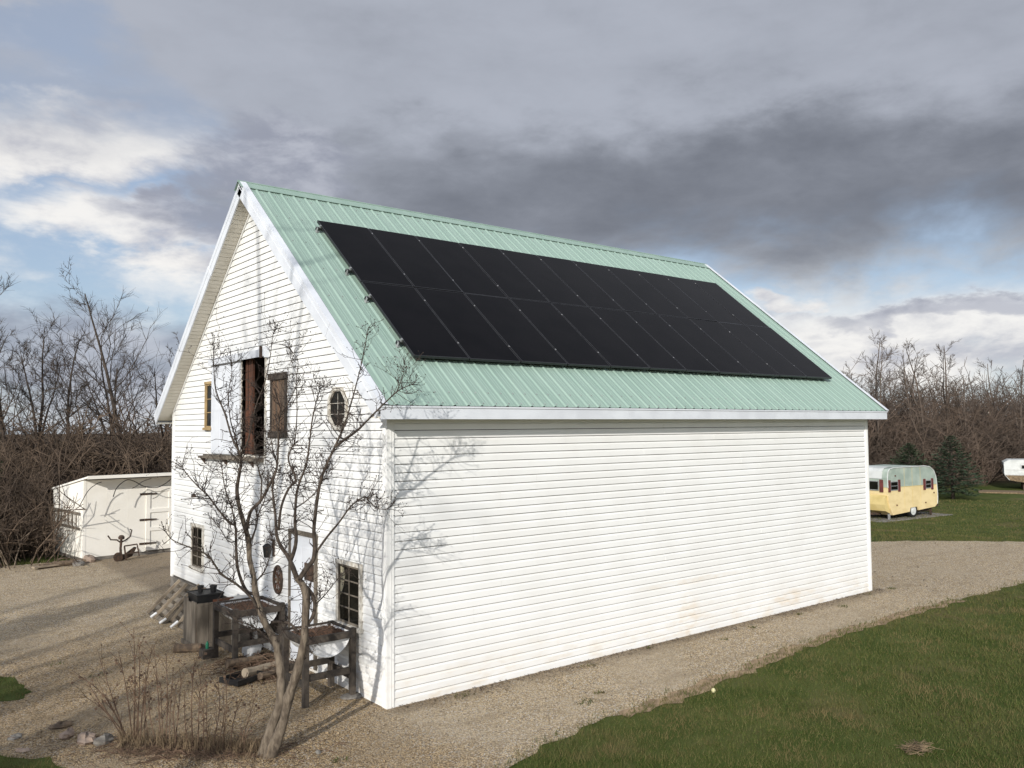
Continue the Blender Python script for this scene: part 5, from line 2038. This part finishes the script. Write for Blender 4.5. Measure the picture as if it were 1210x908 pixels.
GR = 'bare trees along the far side of the lawn'
for i, (px, py, D, seed, k, lab) in enumerate((
    (1037, 388, 58, 31, dict(nl=15, spread=.42, fork=1, start=.35), 'tallest bare tree beyond the lawn, just right of the barn roof'),
    (1006, 428, 60, 32, dict(nl=12, spread=.4, fork=1), 'bare tree partly hidden by the right slope of the barn roof'),
    (1068, 412, 62, 33, dict(nl=13, spread=.4, fork=1), 'bare tree next right of the tallest one beyond the lawn'),
    (1094, 402, 60, 34, dict(nl=13, spread=.4, fork=2), 'many forked bare tree above the dark spruce'),
    (1122, 408, 63, 35, dict(nl=13, spread=.4, fork=1), 'bare tree above and right of the dark spruce'),
    (1150, 436, 60, 36, dict(nl=12, spread=.42, fork=1), 'shorter bare tree left of the white trailer'),
    (1178, 424, 66, 37, dict(nl=12, spread=.42, fork=1), 'bare tree standing behind above the white trailer front'),
    (1203, 418, 62, 38, dict(nl=12, spread=.42, fork=1), 'bare tree at the right edge above the white trailer'),
    (1235, 410, 60, 39, dict(nl=12, spread=.42, fork=1), 'bare tree just beyond the right edge of the photo'))):
    bare_tree(column(px, D), lab, seed, top_h(px, py, D) * 1.02, .13, GR, 'rightbark', 'rightbark', twig_r=.010, **k)


# thickets: one tangle each, grown from a few bush shapes set down many times over
def bush_shape(seed, H, n, wig, twig_r, spread=.5, sub=6):
    rg = random.Random(seed)
    o = MB()
    for _ in range(n):
        a, q = rg.uniform(0, 6.3), rg.random() ** .6
        p = Vector((math.cos(a) * q * spread * H * .55, math.sin(a) * q * spread * H * .55, 0))
        d = Vector((math.cos(a) * q * .55 + rg.gauss(0, .2), math.sin(a) * q * .55 + rg.gauss(0, .2), 1)).normalized()
        ln = H * rg.uniform(.55, 1.05)
        pts, dd, c = [p.copy()], d.copy(), p.copy()
        for k in range(5):
            dd = (dd + Vector((rg.gauss(0, wig), rg.gauss(0, wig), rg.gauss(-.06, wig)))).normalized()
            c = c + dd * ln / 5
            pts.append(c.copy())
        o.tube(pts, [twig_r * (2.4 - .3 * k) for k in range(6)], 3, False)
        for s in range(sub):
            i = rg.randint(1, 4)
            a2 = Vector((rg.gauss(0, 1), rg.gauss(0, 1), rg.gauss(.35, .8))).normalized()
            l2 = ln * rg.uniform(.12, .34)
            b0 = pts[i].lerp(pts[i + 1], rg.random())
            b1 = b0 + (a2 + dd * .5).normalized() * l2 * .5
            b2 = b1 + (a2 + Vector((rg.gauss(0, .4), rg.gauss(0, .4), .2))).normalized() * l2 * .5
            o.tube([b0, b1, b2], [twig_r, twig_r * .85, twig_r * .7], 3, False)
            for _s in range(2):
                a3 = Vector((rg.gauss(0, 1), rg.gauss(0, 1), rg.gauss(.3, .8))).normalized()
                o.tube([b1, b1 + a3 * l2 * .4], [twig_r * .75, twig_r * .55], 3, False)
    return np.array(o.v), np.array(o.f)


def thicket(name, shapes, spots, m, seed):
    rng = np.random.default_rng(seed)
    VV, FF, o = [], [], 0
    for (x, y, z, s) in spots:
        v, f = shapes[rng.integers(len(shapes))]
        a = rng.uniform(0, 6.283)
        c, sn = math.cos(a), math.sin(a)
        sx = s * rng.uniform(.9, 1.15)
        w = np.empty_like(v)
        w[:, 0] = (v[:, 0] * c - v[:, 1] * sn) * sx + x
        w[:, 1] = (v[:, 0] * sn + v[:, 1] * c) * sx + y
        w[:, 2] = v[:, 2] * s + z
        # growth is cut back where the shed stands and before its doors
        c, sn = math.cos(SHR), math.sin(SHR)
        lx = (w[:, 0] - SHA.x) * c + (w[:, 1] - SHA.y) * sn
        ly = -(w[:, 0] - SHA.x) * sn + (w[:, 1] - SHA.y) * c
        bad = (lx > -.12) & (lx < 9) & (ly < 2.72) & (ly > -12)
        f = f[~bad[f].any(1)]
        VV.append(w)
        FF.append(f + o)
        o += len(v)
    np_mesh(name, np.concatenate(VV), np.concatenate(FF), M[m], kind='stuff')


def left_thicket():
    rg = random.Random(41)
    sh = [bush_shape(100 + i, 1.0, 46, .22, .0032, .75, 7) for i in range(5)]
    spots = []
    for row, (D, hmin, hmax, st) in enumerate(((24.8, 2.4, 3.4, 26), (26.8, 3.0, 4.2, 26), (29, 3.6, 4.8, 28), (32, 4.2, 5.4, 32))):
        px = -130
        while px < 250:
            if not (row == 0 and px > 40) and not (row == 1 and px > 62):
                p = column(px + rg.uniform(-8, 8), D + rg.uniform(-.8, .8))
                spots.append((p.x, p.y, p.z - .05, rg.uniform(hmin, hmax)))
            px += st * rg.uniform(.8, 1.2)
    # around the shed end and on towards the left foreground
    for (px, D, h) in ((22, 25.0, 2.2), (-8, 24.4, 2.0), (-40, 23.8, 2.1), (-75, 23.2, 2.2), (52, 27.0, 2.8), (64, 28.5, 3.0)):
        p = column(px, D)
        spots.append((p.x, p.y, -.05, h))
    thicket('left_thicket', sh, spots, 'lefttwig', 1)
    # pale arching canes on its near side
    o = MB()
    for _ in range(60):
        p = column(rg.uniform(-80, 28), rg.uniform(22.6, 24.8))
        a = rg.uniform(1.2, 4.4)
        l = rg.uniform(1.2, 2.8)
        d = Vector((math.cos(a) * .5, math.sin(a) * .5, 1)).normalized()
        pts = [p]
        for k in range(6):
            d = (d + Vector((math.cos(a) * .16 + rg.gauss(0, .06), math.sin(a) * .16 + rg.gauss(0, .06), -.11))).normalized()
            pts.append(pts[-1] + d * l / 6)
        o.tube(pts, [.017 - .0022 * k for k in range(7)], 4, False)
        for k in range(4):
            i = rg.randint(2, 5)
            e = pts[i] + Vector((rg.gauss(0, .25), rg.gauss(0, .25), rg.uniform(.1, .5)))
            o.tube([pts[i], (pts[i] + e) / 2 + Vector((0, 0, .05)), e], [.009, .008, .006], 3, False)
    o.build('thicket_canes', M['cane'], kind='stuff')


left_thicket()


def right_thicket():
    rg = random.Random(43)
    sh = [bush_shape(200 + i, 1.0, 44, .2, .0026, .62, 7) for i in range(5)]
    spots = []
    for (D, tops, st) in ((58, 500, 20), (60, 480, 20), (62, 462, 20), (67, 448, 22), (73, 440, 26)):
        px = 905
        while px < 1330:
            q = px + rg.uniform(-6, 6)
            p = column(q, D + rg.uniform(-1.2, 1.2) + (5 if q > 1150 else 0))
            up = tops + 14 * math.sin(px * .045 + D) + rg.uniform(-10, 12)
            if 1000 < px < 1050 and D > 60:
                up += 14
            spots.append((p.x, p.y, p.z - .05, top_h(q, up, D)))
            px += st * rg.uniform(.8, 1.2)
    thicket('right_thicket', sh, spots, 'righttwig', 2)


right_thicket()


# ------------------------------------------------------------------ spruces
def spruce(loc, H, Rw, label, seed, needle, group, dens=1.0):
    t = thing('spruce_tree', label, 'spruce', tuple(loc), 0, group)
    rg = random.Random(seed)
    MB().tube([(0, 0, -.1), (0, 0, H * .5), (0, 0, H * .97)], [.032 * H, .02 * H, .004 * H], 8).build('trunk', M['leftbark'], t, smooth=True)
    V, F = [], []
    br = MB()
    z = H * .13
    while z < H * .985:
        f = (z / H - .13) / .87
        rad = Rw * (1 - f) ** .78 * (.92 + .16 * rg.random()) * (.85 + .15 * min(1, f * 8)) + .03 * H * (1 - f)
        n = max(4, int((9 + 5 * (1 - f)) * dens))
        a0 = rg.uniform(0, 6.3)
        for k in range(n):
            a = a0 + 6.283 * k / n + rg.gauss(0, .12)
            r = rad * rg.uniform(.78, 1.1)
            droop = -.22 * (1 - f) + .35 * f + rg.gauss(0, .05)
            pts = []
            for j in range(5):
                u = j / 4
                pts.append(Vector((math.cos(a) * r * u, math.sin(a) * r * u, z + r * (droop * u + .16 * u * u))))
            br.tube(pts, [.010 * H * .3, .008 * H * .3, .006 * H * .3, .004 * H * .3, .002 * H * .3], 3, False)
            m = int((9 + 10 * (1 - f)) * dens)
            for s in range(m):
                u = rg.uniform(.22, 1)
                i = min(3, int(u * 4))
                b = pts[i].lerp(pts[i + 1], u * 4 - i)
                ax = (pts[i + 1] - pts[i]).normalized()
                sd = Vector((-math.sin(a), math.cos(a), 0)) * rg.choice((-1, 1))
                d = (ax * rg.uniform(.5, 1) + sd * rg.uniform(.3, .95) + Vector((0, 0, rg.uniform(-.35, .25)))).normalized()
                l = rad * rg.uniform(.16, .34) * (1.15 - .5 * u) + .05
                w = (d.cross(Vector((rg.gauss(0, .5), rg.gauss(0, .5), 1)))).normalized() * (.020 + .012 * H * .25)
                o = len(V)
                e = b + d * l
                mid = b + d * l * .5
                V += [tuple(b - w * .4), tuple(mid - w), tuple(e), tuple(mid + w)]
                F.append((o, o + 1, o + 2, o + 3))
        z += H * (.030 + .018 * (1 - f)) * rg.uniform(.85, 1.15)
    br.build('branches', M['leftbark'], t)
    np_mesh('crown', np.array(V), np.array(F), M[needle], t)
    return t


GS = 'spruces on the lawn'
D1, D2 = 50, 48
spruce(column(1123, 49), top_h(1123, 514, 49), 1.72, 'taller dark spruce standing free right of the yellow camper', 3, 'needle', GS)
spruce(column(1073, 50), top_h(1073, 524, 50), 1.75, 'shorter spruce behind the roof of the yellow camper', 4, 'needle2', GS)
spruce(column(-6, 26.4), 3.0, .8, 'small dark evergreen at the left edge in front of the thicket', 6, 'needle2', None, .8)

# trees on the sunny side of the yard, out of the picture; their shadows cross gravel, gable and roof
GO = 'yard trees left of the photo'
for i, (x, y, H, r, seed, k) in enumerate(((-24.5, -13.5, 18, .30, 51, dict(nl=16, spread=.42, fork=2)), (-27.5, -10.5, 19, .34, 52, dict(nl=16, spread=.42, fork=1)), (-22, -7.5, 15, .26, 53, dict(nl=15, spread=.42, fork=2)), (-30, -16, 19, .32, 54, dict(nl=15, spread=.42, fork=1)))):
    bare_tree((x, y, 0), ('tall bare yard tree with a forked trunk', 'largest bare yard tree', 'smaller bare yard tree nearest the drive', 'bare yard tree farthest from the barn')[i] + ', beyond the left edge', seed, H, r, GO, 'leftbark', 'leftbark', twig_r=.008, **k)
bare_tree((-12.6, -4.4, 0), 'slim forked yard tree nearest the camera side, beyond the left edge', 57, 14.5, .17, GO, 'leftbark', 'leftbark', nl=10, nb=4, nt=3, spread=.36, fork=2, start=.4, twig_r=.007)
spruce((-13.2, 1.2, 0), 6.8, 2.3, 'full green spruce beyond the left edge of the gravel', 9, 'needle', None)
spruce((-11.2, -1.6, 0), 4.2, 1.1, 'lower green spruce beyond the left edge near the grass', 10, 'needle', None)


# ------------------------------------------------------------------ litter and weeds on the gravel
def litter():
    rng = np.random.default_rng(12)
    rg = random.Random(12)
    P = []
    for _ in range(1500):                        # along the foot of the long wall
        P.append((rg.uniform(.1, 12.6), -.04 - abs(rg.gauss(0, .16)), rg.uniform(.008, .022)))
    for _ in range(420):
        P.append((rg.uniform(.1, 16), -.05 - rg.random() * 1.6, rg.uniform(.008, .02)))
    for _ in range(500):                         # before the gable and round the little tree
        P.append((-.05 - rg.random() ** 1.5 * 3.6, rg.uniform(-.9, 8.5), rg.uniform(.008, .022)))
    for _ in range(350):
        P.append((rg.gauss(-2.3, .8), rg.gauss(.1, .5), rg.uniform(.008, .022)))
    for _ in range(500):
        P.append((rg.uniform(-8, 3), 16.4 - rg.random() ** 2 * 3, rg.uniform(.012, .03)))
    for _ in range(350):
        P.append((rg.uniform(12.5, 22), rg.uniform(-1.5, 4), rg.uniform(.012, .035)))
    V, F = [], []
    for x, y, r in P:
        if -.03 < x < 12.36 and y > -.03 and y < 9.4:
            continue
        a, t = rg.uniform(0, 6.3), rg.uniform(-.5, .5)
        o = len(V)
        for u, v, w in ((-1, 0, 0), (0, -.55, .35), (1, 0, .1), (0, .55, .35)):
            X, Y = u * r, v * r
            V.append((x + X * math.cos(a) - Y * math.sin(a), y + X * math.sin(a) + Y * math.cos(a), .014 + w * r * (1 + t) + .3 * r))
        F.append((o, o + 1, o + 2, o + 3))
    np_mesh('leaf_litter', np.array(V), np.array(F), M['log'], kind='stuff')
    # weeds: little rosettes of green by the wall and out on the stones
    V, F = [], []
    spots = [(3.4, -.28), (4.9, -.16), (6.3, -.62), (7.4, -.42), (9.0, -.35), (10.3, -.5), (11.9, -.2), (1.1, -.2), (2.2, -1.5), (2.6, -1.35), (12.8, .3), (12.9, -.2), (-2.6, 4.1), (-3.0, 5.2), (-1.3, -1.2)]
    for (cx, cy) in spots:
        n = rg.randint(16, 40)
        q = rg.uniform(.04, .10)
        for _ in range(n):
            a, l = rg.uniform(0, 6.3), rg.uniform(.03, .085)
            x, y = cx + rg.gauss(0, q), cy + rg.gauss(0, q * .6)
            if -.04 < x < 12.36 and y > -.04:
                continue
            w = .007
            o = len(V)
            V += [(x - math.sin(a) * w, y + math.cos(a) * w, .008), (x + math.sin(a) * w, y - math.cos(a) * w, .008), (x + math.cos(a) * l, y + math.sin(a) * l, rg.uniform(.02, .06))]
            F.append((o, o + 1, o + 2))
    np_mesh('weeds', np.array(V), np.array(F), M['blade'], kind='stuff')


litter()
